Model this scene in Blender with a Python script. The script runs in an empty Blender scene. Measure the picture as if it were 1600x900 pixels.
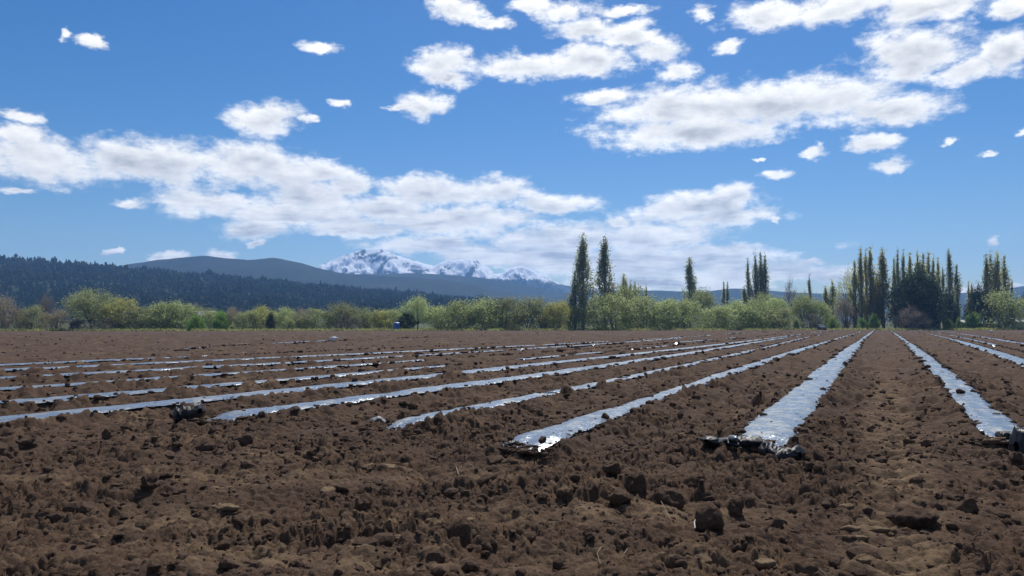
import bpy, bmesh, math, random
import numpy as np
from mathutils import Vector, Matrix

# ------------------------------------------------------------------ camera, sky, sun, exposure
F, CX, CY = 1180.0, 800.0, 450.0            # focal length and centre, in pixels of a 1600 x 900 frame
CAM_H = 1.5
PITCH = math.atan(50.0 / F)                  # the horizon lies 50 px under the middle
SUN_AZ, SUN_EL = math.radians(12), math.radians(54)
HAZE_DENSITY = 2.15e-4
HAZE_COLOR = (0.26, 0.53, 1.0)
SKY_STRENGTH = 0.085

scene = bpy.context.scene
col = scene.collection
cam_d = bpy.data.cameras.new('camera')
cam_d.sensor_width = 36.0
cam_d.lens = 36.0 * F / 1600.0
cam_d.clip_start = 0.1
cam_d.clip_end = 20000
cam = bpy.data.objects.new('camera', cam_d)
col.objects.link(cam)
cam.location = (0, 0, CAM_H)
cam.rotation_euler = (math.pi / 2 + PITCH, 0, 0)
scene.camera = cam

vs = scene.view_settings
vs.view_transform = 'Standard'
vs.look = 'None'
vs.gamma = 1.0
vs.use_curve_mapping = False
vs.exposure = 0.0
scene.render.engine = 'CYCLES'
scene.cycles.max_bounces = 7
scene.cycles.diffuse_bounces = 6
scene.cycles.glossy_bounces = 2
scene.cycles.transmission_bounces = 3
scene.cycles.volume_bounces = 1
scene.cycles.use_denoising = True

sun_vec = Vector((math.sin(SUN_AZ) * math.cos(SUN_EL), math.cos(SUN_AZ) * math.cos(SUN_EL), math.sin(SUN_EL)))
sun_d = bpy.data.lights.new('sun', 'SUN')
sun_d.energy = 4.6
sun_d.angle = math.radians(0.55)
sun_d.color = (1.0, 0.95, 0.87)
sun = bpy.data.objects.new('sun', sun_d)
col.objects.link(sun)
sun.rotation_euler = sun_vec.to_track_quat('Z', 'Y').to_euler()
sun.location = (0, 0, 900)


def ray(px, py):
    a, b = (px - CX) / F, (CY - py) / F
    c, s = math.cos(PITCH), math.sin(PITCH)
    return Vector((a, c - b * s, s + b * c))


# ------------------------------------------------------------------ world: sky with fair-weather cumulus
world = bpy.data.worlds.new('World')
scene.world = world
world.use_nodes = True
wt = world.node_tree
wt.nodes.clear()


class NT:
    """small helper to wire shader nodes"""
    def __init__(self, t):
        self.t = t

    def new(self, kind, **kw):
        n = self.t.nodes.new(kind)
        for k, v in kw.items():
            setattr(n, k, v)
        return n

    def put(self, sock, v):
        if isinstance(v, bpy.types.NodeSocket):
            self.t.links.new(v, sock)
        elif v is not None:
            sock.default_value = v

    def math(self, op, a, b=None, c=None, clamp=False):
        n = self.new('ShaderNodeMath', operation=op, use_clamp=clamp)
        for i, v in enumerate((a, b, c)):
            if v is not None:
                self.put(n.inputs[i], v)
        return n.outputs[0]

    def vmath(self, op, a, b=None, c=None):
        n = self.new('ShaderNodeVectorMath', operation=op)
        for i, v in enumerate((a, b, c)):
            if v is not None:
                self.put(n.inputs[i], v)
        return n.outputs['Value'] if op in ('LENGTH', 'DOT_PRODUCT') else n.outputs['Vector']

    def scale(self, a, s):
        n = self.new('ShaderNodeVectorMath', operation='SCALE')
        self.put(n.inputs[0], a)
        self.put(n.inputs['Scale'], s)
        return n.outputs['Vector']

    def noise(self, vec, scale, detail=4, rough=0.5, lac=2.0, out='Fac', dist=0.0):
        n = self.new('ShaderNodeTexNoise')
        self.put(n.inputs['Vector'], vec)
        self.put(n.inputs['Scale'], scale)
        self.put(n.inputs['Detail'], detail)
        self.put(n.inputs['Roughness'], rough)
        self.put(n.inputs['Lacunarity'], lac)
        self.put(n.inputs['Distortion'], dist)
        return n.outputs[out]

    def mapr(self, v, a, b, c=0.0, d=1.0, smooth=False):
        n = self.new('ShaderNodeMapRange')
        n.interpolation_type = 'SMOOTHSTEP' if smooth else 'LINEAR'
        n.clamp = True
        self.put(n.inputs[0], v)
        for i, x in enumerate((a, b, c, d)):
            self.put(n.inputs[i + 1], x)
        return n.outputs[0]

    def mix(self, f, a, b, blend='MIX'):
        n = self.new('ShaderNodeMix', data_type='RGBA', blend_type=blend)
        self.put(n.inputs[0], f)
        for i, v in ((6, a), (7, b)):
            if isinstance(v, tuple):
                v = tuple(v) + (1.0,) * (4 - len(v))
            self.put(n.inputs[i], v)
        return n.outputs[2]


# every cloud of the photograph as soft ellipses of the sky (where it stands: azimuth, elevation)
CLOUDS = [
    (410, 186, 75, 30), (482, 184, 22, 8), (495, 76, 30, 10), (530, 161, 18, 9), (655, 161, 42, 22), (620, 168, 30, 6),
    (710, 12, 52, 18), (768, 33, 38, 10), (690, 98, 48, 26), (800, 104, 95, 22), (920, 97, 78, 24), (700, 125, 42, 14),
    (880, 22, 50, 18), (935, 50, 78, 20), (1030, 80, 56, 22), (1062, 106, 42, 18), (970, 18, 48, 10), (830, 10, 36, 12), (990, 62, 50, 14),
    (1100, 15, 24, 12), (1139, 73, 24, 12), (1200, 20, 75, 22), (1330, 6, 125, 26), (1480, 6, 125, 27), (1590, 8, 50, 20),
    (1425, 86, 92, 48), (1572, 84, 55, 38), (1500, 112, 62, 20), (1100, 165, 195, 36), (1250, 160, 190, 46),
    (1075, 205, 172, 28), (1390, 172, 102, 28), (940, 150, 58, 14), (1360, 225, 48, 15), (1280, 238, 26, 10),
    (1390, 258, 42, 13), (1206, 272, 24, 10), (1482, 221, 14, 7), (1592, 208, 16, 8), (1545, 243, 13, 5), (1185, 247, 12, 4),
    (60, 245, 145, 42), (230, 250, 165, 38), (400, 262, 145, 38), (505, 262, 60, 22), (30, 178, 42, 11), (20, 293, 30, 7),
    (20, 205, 60, 16), (330, 315, 90, 26), (480, 308, 105, 36), (545, 290, 55, 24), (215, 318, 30, 10), (400, 357, 62, 16),
    (450, 330, 150, 24), (680, 300, 112, 30), (780, 300, 66, 30), (860, 318, 88, 18), (600, 325, 95, 26), (700, 345, 155, 22),
    (560, 355, 85, 16), (1080, 325, 106, 27), (1150, 305, 52, 20), (1120, 342, 92, 13), (965, 345, 17, 9), (1211, 346, 9, 6),
    (900, 375, 145, 24), (1020, 370, 122, 22), (680, 380, 52, 13), (1000, 410, 210, 26), (1130, 400, 62, 20),
    (850, 402, 95, 26), (1180, 430, 165, 14), (1050, 442, 190, 12), (760, 402, 85, 20), (640, 387, 62, 13), (540, 366, 20, 7),
    (1552, 377, 14, 7), (1273, 412, 26, 5), (1270, 432, 85, 9), (350, 395, 28, 9), (265, 399, 30, 9), (175, 395, 12, 5),
    (150, 69, 26, 11), (108, 55, 10, 9), (1560, 455, 90, 8), (408, 380, 14, 6),
]


def build_world():
    w = NT(wt)
    sky = w.new('ShaderNodeTexSky', sky_type='NISHITA', sun_disc=False)
    sky.sun_elevation = SUN_EL
    sky.sun_rotation = SUN_AZ
    sky.altitude = 300
    sky.air_density = 1.0
    sky.dust_density = 0.4
    sky.ozone_density = 3.0
    hs = w.new('ShaderNodeHueSaturation')
    hs.inputs['Saturation'].default_value = 1.42
    hs.inputs['Hue'].default_value = 0.506
    wt.links.new(sky.outputs[0], hs.inputs['Color'])
    tc = w.new('ShaderNodeTexCoord')
    d = tc.outputs['Generated']
    sep = w.new('ShaderNodeSeparateXYZ')
    wt.links.new(d, sep.inputs[0])
    x, y, z = sep.outputs
    az = w.math('ARCTAN2', x, y)
    el = w.math('ARCSINE', z)
    cmb = w.new('ShaderNodeCombineXYZ')
    w.put(cmb.inputs[0], az)
    w.put(cmb.inputs[1], el)
    base = cmb.outputs[0]
    # cumulus noise, flattened like cloud seen from under its layer
    flat = w.vmath('MULTIPLY', base, (1.0, 1.75, 1.0))
    warpn = w.noise(flat, 9.0, 4, 0.55, out='Color')
    warp = w.scale(w.vmath('SUBTRACT', warpn, (0.5, 0.5, 0.5)), 0.055)
    v = w.vmath('ADD', base, w.vmath('MULTIPLY', warp, (1.0, 0.5, 0.0)))
    fine = w.scale(w.vmath('SUBTRACT', w.noise(flat, 60.0, 3, 0.6, out='Color'), (0.5, 0.5, 0.5)), 0.022)
    v = w.vmath('ADD', v, w.vmath('MULTIPLY', fine, (1.0, 0.6, 0.0)))

    def field_of(vec, k_r):
        m = None
        for (px, py, rx, ry) in CLOUDS:
            if k_r > 1.2 and ry < 12:
                continue
            r = ray(px, py).normalized()
            ca, ce = math.atan2(r.x, r.y), math.asin(r.z)
            k = math.hypot(r.x, r.y) / r.y                      # px per radian shrink off axis
            ia = F * k * k / (rx * k_r)
            ie = F * k / (ry * k_r)
            if py > 335:
                ia, ie = ia / 1.15, ie / 1.25
            ln = w.vmath('LENGTH', w.vmath('MULTIPLY_ADD', vec, (ia, ie, 0.0), (-ca * ia, -ce * ie, 0.0)))
            m = ln if m is None else w.math('SMOOTH_MIN', m, ln, 0.05)
        return m
    m = field_of(v, 1.06)
    m_up = field_of(w.vmath('ADD', v, (0.0, 0.013, 0.0)), 1.25)
    dens = w.math('SUBTRACT', 1.0, m)
    # the same broken cumulus goes on all round outside the photograph's frame
    far_a = w.mapr(w.math('ABSOLUTE', az), 0.60, 0.72)
    far_e = w.mapr(el, 0.42, 0.54)
    outside = w.math('MAXIMUM', far_a, far_e)
    gen = w.noise(flat, 2.6, 3, 0.5)
    gen = w.math('MULTIPLY', w.math('SUBTRACT', gen, 0.53), 5.0)
    gen = w.math('ADD', gen, w.math('MULTIPLY', w.math('SUBTRACT', outside, 1.0), 4.0))
    gen = w.math('MINIMUM', gen, 0.8)
    dens = w.math('MAXIMUM', dens, gen)
    f1 = w.noise(flat, 20.0, 10, 0.64)
    f2 = w.noise(w.vmath('ADD', flat, (0.003, 0.016, 0.0)), 20.0, 5, 0.55)
    d2 = w.math('ADD', dens, w.math('MULTIPLY', w.math('SUBTRACT', f1, 0.5), 2.1))
    alpha = w.mapr(d2, -0.10, 0.60, smooth=True)
    # shading: bright puffs, greyer where more cloud lies above
    emb = w.math('SUBTRACT', f2, f1)
    under = w.mapr(w.math('SUBTRACT', 1.0, m_up), 0.0, 0.60)
    thick = w.mapr(d2, 0.30, 0.95)
    big = w.noise(w.vmath('MULTIPLY', base, (1.0, 2.8, 1.0)), 11.0, 4, 0.5)
    grey = w.math('MULTIPLY', w.math('MULTIPLY', under, thick), w.mapr(big, 0.30, 0.62, 0.15, 1.0))
    sh = w.math('SUBTRACT', w.math('MULTIPLY_ADD', emb, -0.75, 0.93), w.math('MULTIPLY', grey, 0.50))
    # far clouds overlap edge-on in flat layers, each with its shaded base
    band = w.noise(w.vmath('MULTIPLY', w.vmath('ADD', base, w.vmath('MULTIPLY', warp, (0.0, 0.35, 0.0))), (1.0, 7.5, 1.0)), 9.0, 5, 0.55)
    low = w.mapr(el, 0.19, 0.09)
    sh = w.math('SUBTRACT', sh, w.math('MULTIPLY', w.math('MULTIPLY', low, w.mapr(band, 0.44, 0.62)), 0.34))
    sh = w.math('ADD', sh, w.math('MULTIPLY', low, 0.10))
    sh = w.math('MAXIMUM', sh, 0.42)
    tint = w.mix(w.mapr(sh, 0.5, 0.9), (0.97, 0.98, 1.0), (1.0, 0.98, 0.93))
    cc = w.scale(tint, w.math('MULTIPLY', sh, 1.26 / SKY_STRENGTH))
    mixed = w.mix(alpha, hs.outputs[0], cc)
    bg = w.new('ShaderNodeBackground')
    w.put(bg.inputs[0], mixed)
    bg.inputs[1].default_value = SKY_STRENGTH
    out = w.new('ShaderNodeOutputWorld')
    wt.links.new(bg.outputs[0], out.inputs[0])


build_world()
world.cycles.sampling_method = 'MANUAL'
world.cycles.sample_map_resolution = 512

# ------------------------------------------------------------------ helpers
rng = np.random.default_rng(7)
random.seed(7)
TAB = rng.uniform(0, 2 * np.pi, (256, 256))
GX, GY = np.cos(TAB), np.sin(TAB)


def gnoise(x, y):
    xi, yi = np.floor(x).astype(np.int64), np.floor(y).astype(np.int64)
    fx, fy = x - xi, y - yi
    u, v = fx * fx * fx * (fx * (fx * 6 - 15) + 10), fy * fy * fy * (fy * (fy * 6 - 15) + 10)
    x0, x1, y0, y1 = xi & 255, (xi + 1) & 255, yi & 255, (yi + 1) & 255
    a = GX[x0, y0] * fx + GY[x0, y0] * fy
    b = GX[x1, y0] * (fx - 1) + GY[x1, y0] * fy
    c = GX[x0, y1] * fx + GY[x0, y1] * (fy - 1)
    d = GX[x1, y1] * (fx - 1) + GY[x1, y1] * (fy - 1)
    return (a + u * (b - a)) * (1 - v) + (c + u * (d - c)) * v


def fbm(x, y, octs=4, gain=0.5):
    s, a, k = 0.0, 1.0, 1.0
    for i in range(octs):
        s = s + a * gnoise(x * k + 17.3 * i, y * k - 9.1 * i)
        a *= gain
        k *= 2.03
    return s


def make_mesh(name, verts, faces, mats=(), smooth=True):
    verts = np.asarray(verts, dtype=np.float32)
    faces = np.asarray(faces, dtype=np.int32)
    me = bpy.data.meshes.new(name)
    n, k = faces.shape
    me.vertices.add(len(verts))
    me.vertices.foreach_set('co', verts.ravel())
    me.loops.add(n * k)
    me.loops.foreach_set('vertex_index', faces.ravel())
    me.polygons.add(n)
    me.polygons.foreach_set('loop_start', np.arange(0, n * k, k, dtype=np.int32))
    me.polygons.foreach_set('loop_total', np.full(n, k, dtype=np.int32))
    me.polygons.foreach_set('use_smooth', np.full(n, smooth, dtype=bool))
    me.update(calc_edges=True)
    for m in mats:
        me.materials.append(m)
    return me


def link(name, me, parent=None, label=None, cat=None, group=None, kind=None):
    o = bpy.data.objects.new(name, me)
    col.objects.link(o)
    if parent is not None:
        o.parent = parent
    for k, v in (('label', label), ('category', cat), ('group', group), ('kind', kind)):
        if v:
            o[k] = v
    return o


def empty(name, loc, label, cat, group=None, rz=0.0):
    o = link(name, None, None, label, cat, group)
    o.location = loc
    o.rotation_euler = (0, 0, rz)
    return o


def grid_faces(nu, nv):
    i = np.arange(nu * nv).reshape(nu, nv)
    return np.stack([i[:-1, :-1], i[1:, :-1], i[1:, 1:], i[:-1, 1:]], -1).reshape(-1, 4)


# ------------------------------------------------------------------ materials
def mat(name):
    m = bpy.data.materials.new(name)
    m.use_nodes = True
    t = NT(m.node_tree)
    p = m.node_tree.nodes['Principled BSDF']
    return m, t, p


def soil_material(name, fine=1.0):
    m, t, p = mat(name)
    geo = t.new('ShaderNodeNewGeometry')
    pos = geo.outputs['Position']
    n1 = t.noise(pos, 0.55, 5, 0.6)
    n2 = t.noise(pos, 6.0, 6, 0.65)
    n3 = t.noise(pos, 45.0, 5, 0.7)
    c = t.mix(t.mapr(n2, 0.32, 0.70), (0.036, 0.0215, 0.0140), (0.090, 0.0545, 0.0345))
    c = t.mix(t.mapr(n3, 0.35, 0.75), c, (0.128, 0.082, 0.054))
    # dry, paler crust in patches of the headland
    flat = t.vmath('MULTIPLY', pos, (0.55, 1.0, 1.0))
    dry = t.mapr(t.noise(flat, 1.15, 6, 0.62), 0.55, 0.68)
    dry = t.math('MULTIPLY', dry, t.mapr(n2, 0.42, 0.60))
    att = t.new('ShaderNodeAttribute', attribute_name='dry')
    dry = t.math('MAXIMUM', dry, t.math('MULTIPLY', att.outputs['Fac'], t.mapr(n2, 0.36, 0.56)))
    c = t.mix(t.math('MULTIPLY', dry, 0.85), c, (0.235, 0.160, 0.092))
    c = t.mix(t.mapr(n1, 0.35, 0.7, 0.0, 0.35), c, (0.044, 0.027, 0.019))
    t.put(p.inputs['Base Color'], c)
    p.inputs['Roughness'].default_value = 0.95
    p.inputs['Specular IOR Level'].default_value = 0.15
    b = t.new('ShaderNodeBump')
    b.inputs['Strength'].default_value = 0.9
    b.inputs['Distance'].default_value = 0.02 * fine
    hgt = t.math('ADD', t.noise(pos, 28.0 / fine, 6, 0.7), t.math('MULTIPLY', t.noise(pos, 95.0 / fine, 3, 0.7), 0.4))
    t.put(b.inputs['Height'], hgt)
    t.put(p.inputs['Normal'], b.outputs[0])
    return m


M_SOIL = soil_material('tilled_soil')
M_CLOD = soil_material('clod_soil', 0.7)


def flat_mat(name, c1, c2, scale, rough=0.8, obj=True, spec=0.3):
    m, t, p = mat(name)
    tc = t.new('ShaderNodeTexCoord')
    n = t.noise(tc.outputs['Object'] if obj else t.new('ShaderNodeNewGeometry').outputs['Position'], scale, 5, 0.6)
    t.put(p.inputs['Base Color'], t.mix(t.mapr(n, 0.35, 0.65), c1, c2))
    p.inputs['Roughness'].default_value = rough
    p.inputs['Specular IOR Level'].default_value = spec
    return m


M_CRUST = flat_mat('dry_crust', (0.115, 0.080, 0.049), (0.20, 0.140, 0.083), 9.0, 0.95, False, 0.1)
M_STRAW = flat_mat('straw', (0.20, 0.145, 0.09), (0.30, 0.235, 0.15), 20.0, 0.8)
M_ROOT = flat_mat('pale_root', (0.42, 0.40, 0.36), (0.6, 0.58, 0.52), 20.0, 0.7)
M_BARK = flat_mat('bark', (0.055, 0.045, 0.036), (0.12, 0.10, 0.08), 3.0, 0.9)
M_GREYBARK = flat_mat('grey_bark', (0.14, 0.13, 0.115), (0.24, 0.22, 0.195), 3.0, 0.9)


def film_material():
    m, t, p = mat('silver_mulch_film')
    pos = t.new('ShaderNodeNewGeometry').outputs['Position']
    dust = t.mapr(t.noise(pos, 3.2, 8, 0.72), 0.50, 0.72)
    c = t.mix(t.math('MULTIPLY', dust, 0.75), (0.19, 0.225, 0.26), (0.15, 0.135, 0.105))
    t.put(p.inputs['Base Color'], c)
    t.put(p.inputs['Metallic'], t.mapr(dust, 0, 1, 0.42, 0.0))
    t.put(p.inputs['Roughness'], t.mapr(dust, 0, 1, 0.25, 0.85))
    b = t.new('ShaderNodeBump')
    b.inputs['Strength'].default_value = 0.6
    b.inputs['Distance'].default_value = 0.014
    r = t.vmath('MULTIPLY', pos, (1.0, 1.0, 1.0))
    t.put(b.inputs['Height'], t.noise(r, 16.0, 3, 0.55, dist=1.2))
    t.put(p.inputs['Normal'], b.outputs[0])
    return m


M_FILM = film_material()
mm, t, p = mat('black_mulch_film')
pos = t.new('ShaderNodeNewGeometry').outputs['Position']
t.put(p.inputs['Base Color'], t.mix(t.mapr(t.noise(pos, 9.0, 5, 0.6), 0.55, 0.75), (0.012, 0.013, 0.016), (0.06, 0.045, 0.035)))
p.inputs['Roughness'].default_value = 0.48
p.inputs['Specular IOR Level'].default_value = 0.35
b = t.new('ShaderNodeBump')
b.inputs['Distance'].default_value = 0.02
b.inputs['Strength'].default_value = 0.4
t.put(b.inputs['Height'], t.noise(pos, 10.0, 4, 0.6, dist=1.5))
t.put(p.inputs['Normal'], b.outputs[0])
M_BLACK = mm


def leaf_material(name, c1, c2, trans=0.45):
    m, t, p = mat(name)
    tc = t.new('ShaderNodeTexCoord')
    inf = t.new('ShaderNodeObjectInfo')
    n = t.noise(tc.outputs['Object'], 0.9, 4, 0.6)
    c = t.mix(t.mapr(n, 0.32, 0.68), c1, c2)
    hs = t.new('ShaderNodeHueSaturation')
    t.put(hs.inputs['Value'], t.mapr(inf.outputs['Random'], 0, 1, 0.82, 1.15))
    t.put(hs.inputs['Hue'], t.mapr(inf.outputs['Random'], 0, 1, 0.49, 0.508))
    t.put(hs.inputs['Color'], c)
    c = hs.outputs[0]
    t.put(p.inputs['Base Color'], c)
    p.inputs['Roughness'].default_value = 0.7
    p.inputs['Specular IOR Level'].default_value = 0.2
    tr = t.new('ShaderNodeBsdfTranslucent')
    hb = t.new('ShaderNodeHueSaturation')
    hb.inputs['Value'].default_value = 1.5
    hb.inputs['Saturation'].default_value = 1.1
    t.put(hb.inputs['Color'], c)
    t.put(tr.inputs[0], hb.outputs[0])
    ms = t.new('ShaderNodeMixShader')
    ms.inputs[0].default_value = trans
    m.node_tree.links.new(p.outputs[0], ms.inputs[1])
    m.node_tree.links.new(tr.outputs[0], ms.inputs[2])
    m.node_tree.links.new(ms.outputs[0], m.node_tree.nodes['Material Output'].inputs[0])
    return m


LEAF = {
    'willow': leaf_material('willow_leaf', (0.220, 0.255, 0.120), (0.315, 0.355, 0.175), 0.66),
    'yellow': leaf_material('budding_leaf', (0.270, 0.275, 0.105), (0.350, 0.345, 0.140), 0.6),
    'tan': leaf_material('bare_twig_tan', (0.240, 0.205, 0.140), (0.310, 0.270, 0.185), 0.5),
    'brown': leaf_material('bare_twig_brown', (0.150, 0.132, 0.112), (0.205, 0.182, 0.150), 0.45),
    'olive': leaf_material('olive_leaf', (0.175, 0.190, 0.095), (0.250, 0.265, 0.135), 0.6),
    'dark': leaf_material('evergreen_leaf', (0.036, 0.050, 0.032), (0.070, 0.090, 0.048), 0.25),
    'bright': leaf_material('fresh_green_leaf', (0.110, 0.180, 0.050), (0.180, 0.265, 0.075), 0.55),
    'poplar': leaf_material('poplar_leaf', (0.220, 0.240, 0.160), (0.310, 0.330, 0.215), 0.72),
    'poplar_bud': leaf_material('poplar_budding_leaf', (0.300, 0.300, 0.155), (0.385, 0.378, 0.195), 0.74),
    'grass': leaf_material('grass_blade', (0.190, 0.220, 0.085), (0.300, 0.300, 0.140), 0.6),
}

# ------------------------------------------------------------------ the lie of the land
TH = math.radians(26.25)
RS, RC = math.sin(TH), math.cos(TH)          # the rows run along (RS, RC)


def softplus(v):
    return np.logaddexp(0, v)


def lie(x, y):
    y = np.asarray(y, dtype=float)
    return -0.0060 * 8.0 * (softplus((y - 20) / 8.0) - softplus((y - 190) / 8.0))


def edge_y(x):
    return 175 + 0.12 * x + 1.5 * np.sin(x * 0.11) + 0.8 * np.sin(x * 0.37 + 1)


def at(px, py, above=0.0):
    """the point of the field seen at a pixel of the photograph"""
    r = ray(px, py)
    lo, hi = 2.0, 400.0
    for _ in range(60):
        mid = 0.5 * (lo + hi)
        k = mid / r.y
        if CAM_H + r.z * k > float(lie(r.x * k, mid)) + above:
            lo = mid
        else:
            hi = mid
    k = lo / r.y
    return Vector((r.x * k, lo, CAM_H + r.z * k))


def st(x, y):
    return x * RS + y * RC, x * RC - y * RS


# rows of mulch film: points seen in the photograph with the half width that the soil leaves bare
ROWS = {
    'A': [(1180, 693, .36), (1235, 640, .36), (1285, 592, .36), (1318, 560, .36), (1333, 541, .36), (1340, 536, .16), (1350, 530, .24), (1360, 521, .24), (1368, 515, .22)],
    'B': [(1580, 684, .36), (1500, 610, .36), (1446, 560, .36), (1424, 540, .36), (1418, 535, .15), (1404, 527, .15), (1391, 517, .18)],
    'C': [(805, 695, .38), (870, 673, .38), (935, 655, .38), (960, 648, .30), (1000, 632, .22), (1050, 613, .24), (1100, 596, .27), (1150, 580, .27), (1200, 564, .30), (1250, 548, .30), (1277, 539, .28), (1300, 532, .12), (1330, 524, .12), (1345, 518, .12)],
    'D': [(590, 665, .24), (620, 661, .28), (680, 652, .28), (750, 640, .24), (800, 630, .20), (830, 624, .16), (860, 616, 0), (885, 612, .10), (955, 596, .08), (970, 592, 0), (985, 588, .12), (1050, 577, .13), (1090, 567, .18), (1150, 554, .2), (1200, 542, .2), (1240, 534, .12), (1290, 523, .12)],
    'E': [(300, 651, .34), (400, 647, .38), (487, 635, .38), (575, 622, .38), (675, 609, .38), (750, 599, .38), (800, 591, .38), (890, 580, .36), (940, 572, .36), (990, 566, .34), (1050, 555, .32), (1110, 546, .32), (1160, 540, .30), (1200, 533, .25), (1260, 525, .2)],
    'F': [(-90, 664, .40), (0, 656, .40), (50, 652, .40), (150, 644, .40), (225, 636, .40), (300, 627, .40), (400, 615, .40), (540, 602, .38), (620, 590, .38), (750, 579, .38), (800, 575, .36), (880, 569, .34), (975, 555, .34), (1030, 549, .32), (1110, 540, .32), (1187, 531, .3), (1260, 522, .2), (1300, 518, .2)],
    'G': [(-90, 637, .38), (0, 631, .38), (100, 625, .38), (122, 622, .03), (135, 621, .36), (225, 611, .34), (300, 606, .32), (400, 598, .30), (415, 596, .0), (432, 594, .32), (525, 587, .30), (545, 585, .26), (640, 577, .22), (682, 574, .16), (700, 572, 0), (812, 563, 0), (822, 562, .2), (867, 559, .2), (920, 552, .2), (932, 551, 0), (990, 547, 0), (1000, 546, .15), (1025, 543, .15), (1040, 541, 0), (1230, 522, 0)],
    'H': [(-90, 616, .34), (18, 609, .34), (75, 604, .32), (175, 597, .30), (250, 591, .28), (330, 586, .26), (400, 582, .22), (430, 579, .20), (445, 578, 0), (470, 576, .22), (560, 570, .22), (635, 566, .2), (660, 565, .16), (675, 564, 0), (1060, 536, 0), (1070, 535, .15), (1130, 530, .15), (1145, 528, 0), (1240, 519, 0)],
    'I': [(-90, 597, .36), (0, 592, .36), (100, 586, .34), (200, 580, .34), (300, 575, .32), (400, 569.5, .32), (550, 561, .30), (700, 552.5, .30), (760, 549, .26), (775, 548, 0), (825, 547, 0), (837, 546, .25), (920, 540, .25), (935, 539.5, 0), (950, 538.5, .25), (1037, 530, .25), (1062, 528, .2), (1090, 526, .15), (1200, 519, .1)],
    'J': [(-90, 583, .36), (0, 579, .36), (150, 571, .34), (250, 567, .34), (400, 561, .30), (550, 554, .30), (725, 547, .26), (800, 543, .25), (860, 538, .2), (930, 535, .2), (950, 534, 0), (1000, 531, 0), (1025, 529.5, .2), (1090, 526, .2), (1110, 524, 0), (1200, 518, 0)],
    'K': [(-90, 575, .34), (0, 570.5, .34), (125, 565, .30), (225, 561, .28), (300, 558, .2), (330, 556.5, 0), (760, 538, 0)],
    'Q': [(280, 545.5, 0), (298, 544.5, .25), (322, 543, .25), (335, 542.5, 0), (420, 537, 0), (430, 536.5, .3), (462, 535.2, .3), (468, 535, 0), (474, 534.8, .3), (503, 533.2, .3), (512, 533, 0), (700, 526, 0)],
    'L': [(1660, 590, .36), (1597, 567, .36), (1545, 549, .36), (1510, 535, .36), (1490, 530, .14), (1440, 522, .14), (1407, 516, .14)],
    'O': [(1660, 566, 0), (1560, 541, 0), (1532, 534, .12), (1500, 528, .16), (1465, 520, .18), (1425, 513, .18)],
    'N': [(1660, 551, .34), (1600, 537, .34), (1580, 532.5, .32), (1510, 524, .30), (1480, 519.5, .28), (1450, 515.5, .25)],
}
BED = 0.13                                    # how high a bed stands over its furrows


class Row:
    pass


WIDTH = {'A': 0.88, 'B': 0.62, 'C': 0.68, 'D': 0.8, 'E': 0.8, 'F': 0.8, 'L': 0.85, 'N': 0.8}
rows = {}
for key, pts in ROWS.items():
    r = Row()
    ss, tt, ww = [], [], []
    for (px, py, w_) in pts:
        q = at(px, py, BED - 0.02)
        s_, t_ = st(q.x, q.y)
        ss.append(s_)
        tt.append(t_)
        ww.append(w_ * WIDTH.get(key, 0.82))
    o = np.argsort(ss)
    r.s, r.t, r.w = np.array(ss)[o], np.array(tt)[o], np.array(ww)[o]
    deg = 3 if len(r.s) > 8 else 2
    r.poly = np.polyfit(r.s, r.t, deg, w=1.0 / np.sqrt(r.s))
    r.s0, r.s1 = r.s[0], r.s[-1]
    rows[key] = r


def row_t(r, s):
    sc = np.clip(s, r.s0, r.s1)
    return np.polyval(r.poly, sc) + 0.05 * gnoise(s / 2.2 + r.t[0] * 5, s * 0 + 0.5) * np.clip(40 / (s + 1), 0, 1)


def row_w(r, s):
    w_ = np.interp(s, r.s, r.w, left=0.0, right=0.0)
    n = gnoise(s * 0.55 + r.s0 * 7, s * 0 + r.t[0]) * 0.22 + gnoise(s * 1.9 + r.t[0] * 3, s * 0 + 3.3) * 0.16
    n = n - 0.35 * np.clip(1 - (s - r.s0) / 0.8, 0, 1)
    return np.where(w_ > 0.01, np.clip(np.maximum(w_, 0.15) * (1 + n), 0.02, 0.46), 0.0)


def bed_profile(d):
    a = np.abs(d)
    return BED * np.clip(1 - np.clip((a - 0.10) / 0.75, 0, 1) ** 1.6, 0, 1)


def bed_height(x, y):
    """height of the bed under a point, and how strongly film covers it"""
    s, t_ = st(x, y)
    hgt = np.zeros_like(s)
    cov = np.zeros_like(s)
    for r in rows.values():
        d = t_ - row_t(r, s)
        near = np.abs(d) < 1.0
        if not near.any():
            continue
        sn, dn = s[near], d[near]
        ramp = np.clip((sn - r.s0 + 0.35) / 1.1, 0, 1)
        ramp = ramp * ramp * (3 - 2 * ramp)
        hgt[near] = np.maximum(hgt[near], bed_profile(dn) * ramp)
        w_ = row_w(r, sn)
        c = np.clip((w_ + 0.03 - np.abs(dn)) / 0.05, 0, 1) * np.clip((sn - r.s0) / 0.1, 0, 1)
        cov[near] = np.maximum(cov[near], c)
        brm = 0.055 * np.exp(-((np.abs(dn) - w_ - 0.13) / 0.085) ** 2) * (w_ > 0.01) * ramp * np.clip(1.3 - sn / 26, 0.1, 1)
        hgt[near] = np.maximum(hgt[near], (bed_profile(dn) * ramp + brm) * (1 - c))
    return hgt, cov


def billow(x, y, lam, ox):
    return np.abs(gnoise(x / lam + ox, y / lam - ox * 0.7)) * 2.0


H1, H2, H3, H4, H5 = (rng.random((256, 256)) for _ in range(5))


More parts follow.
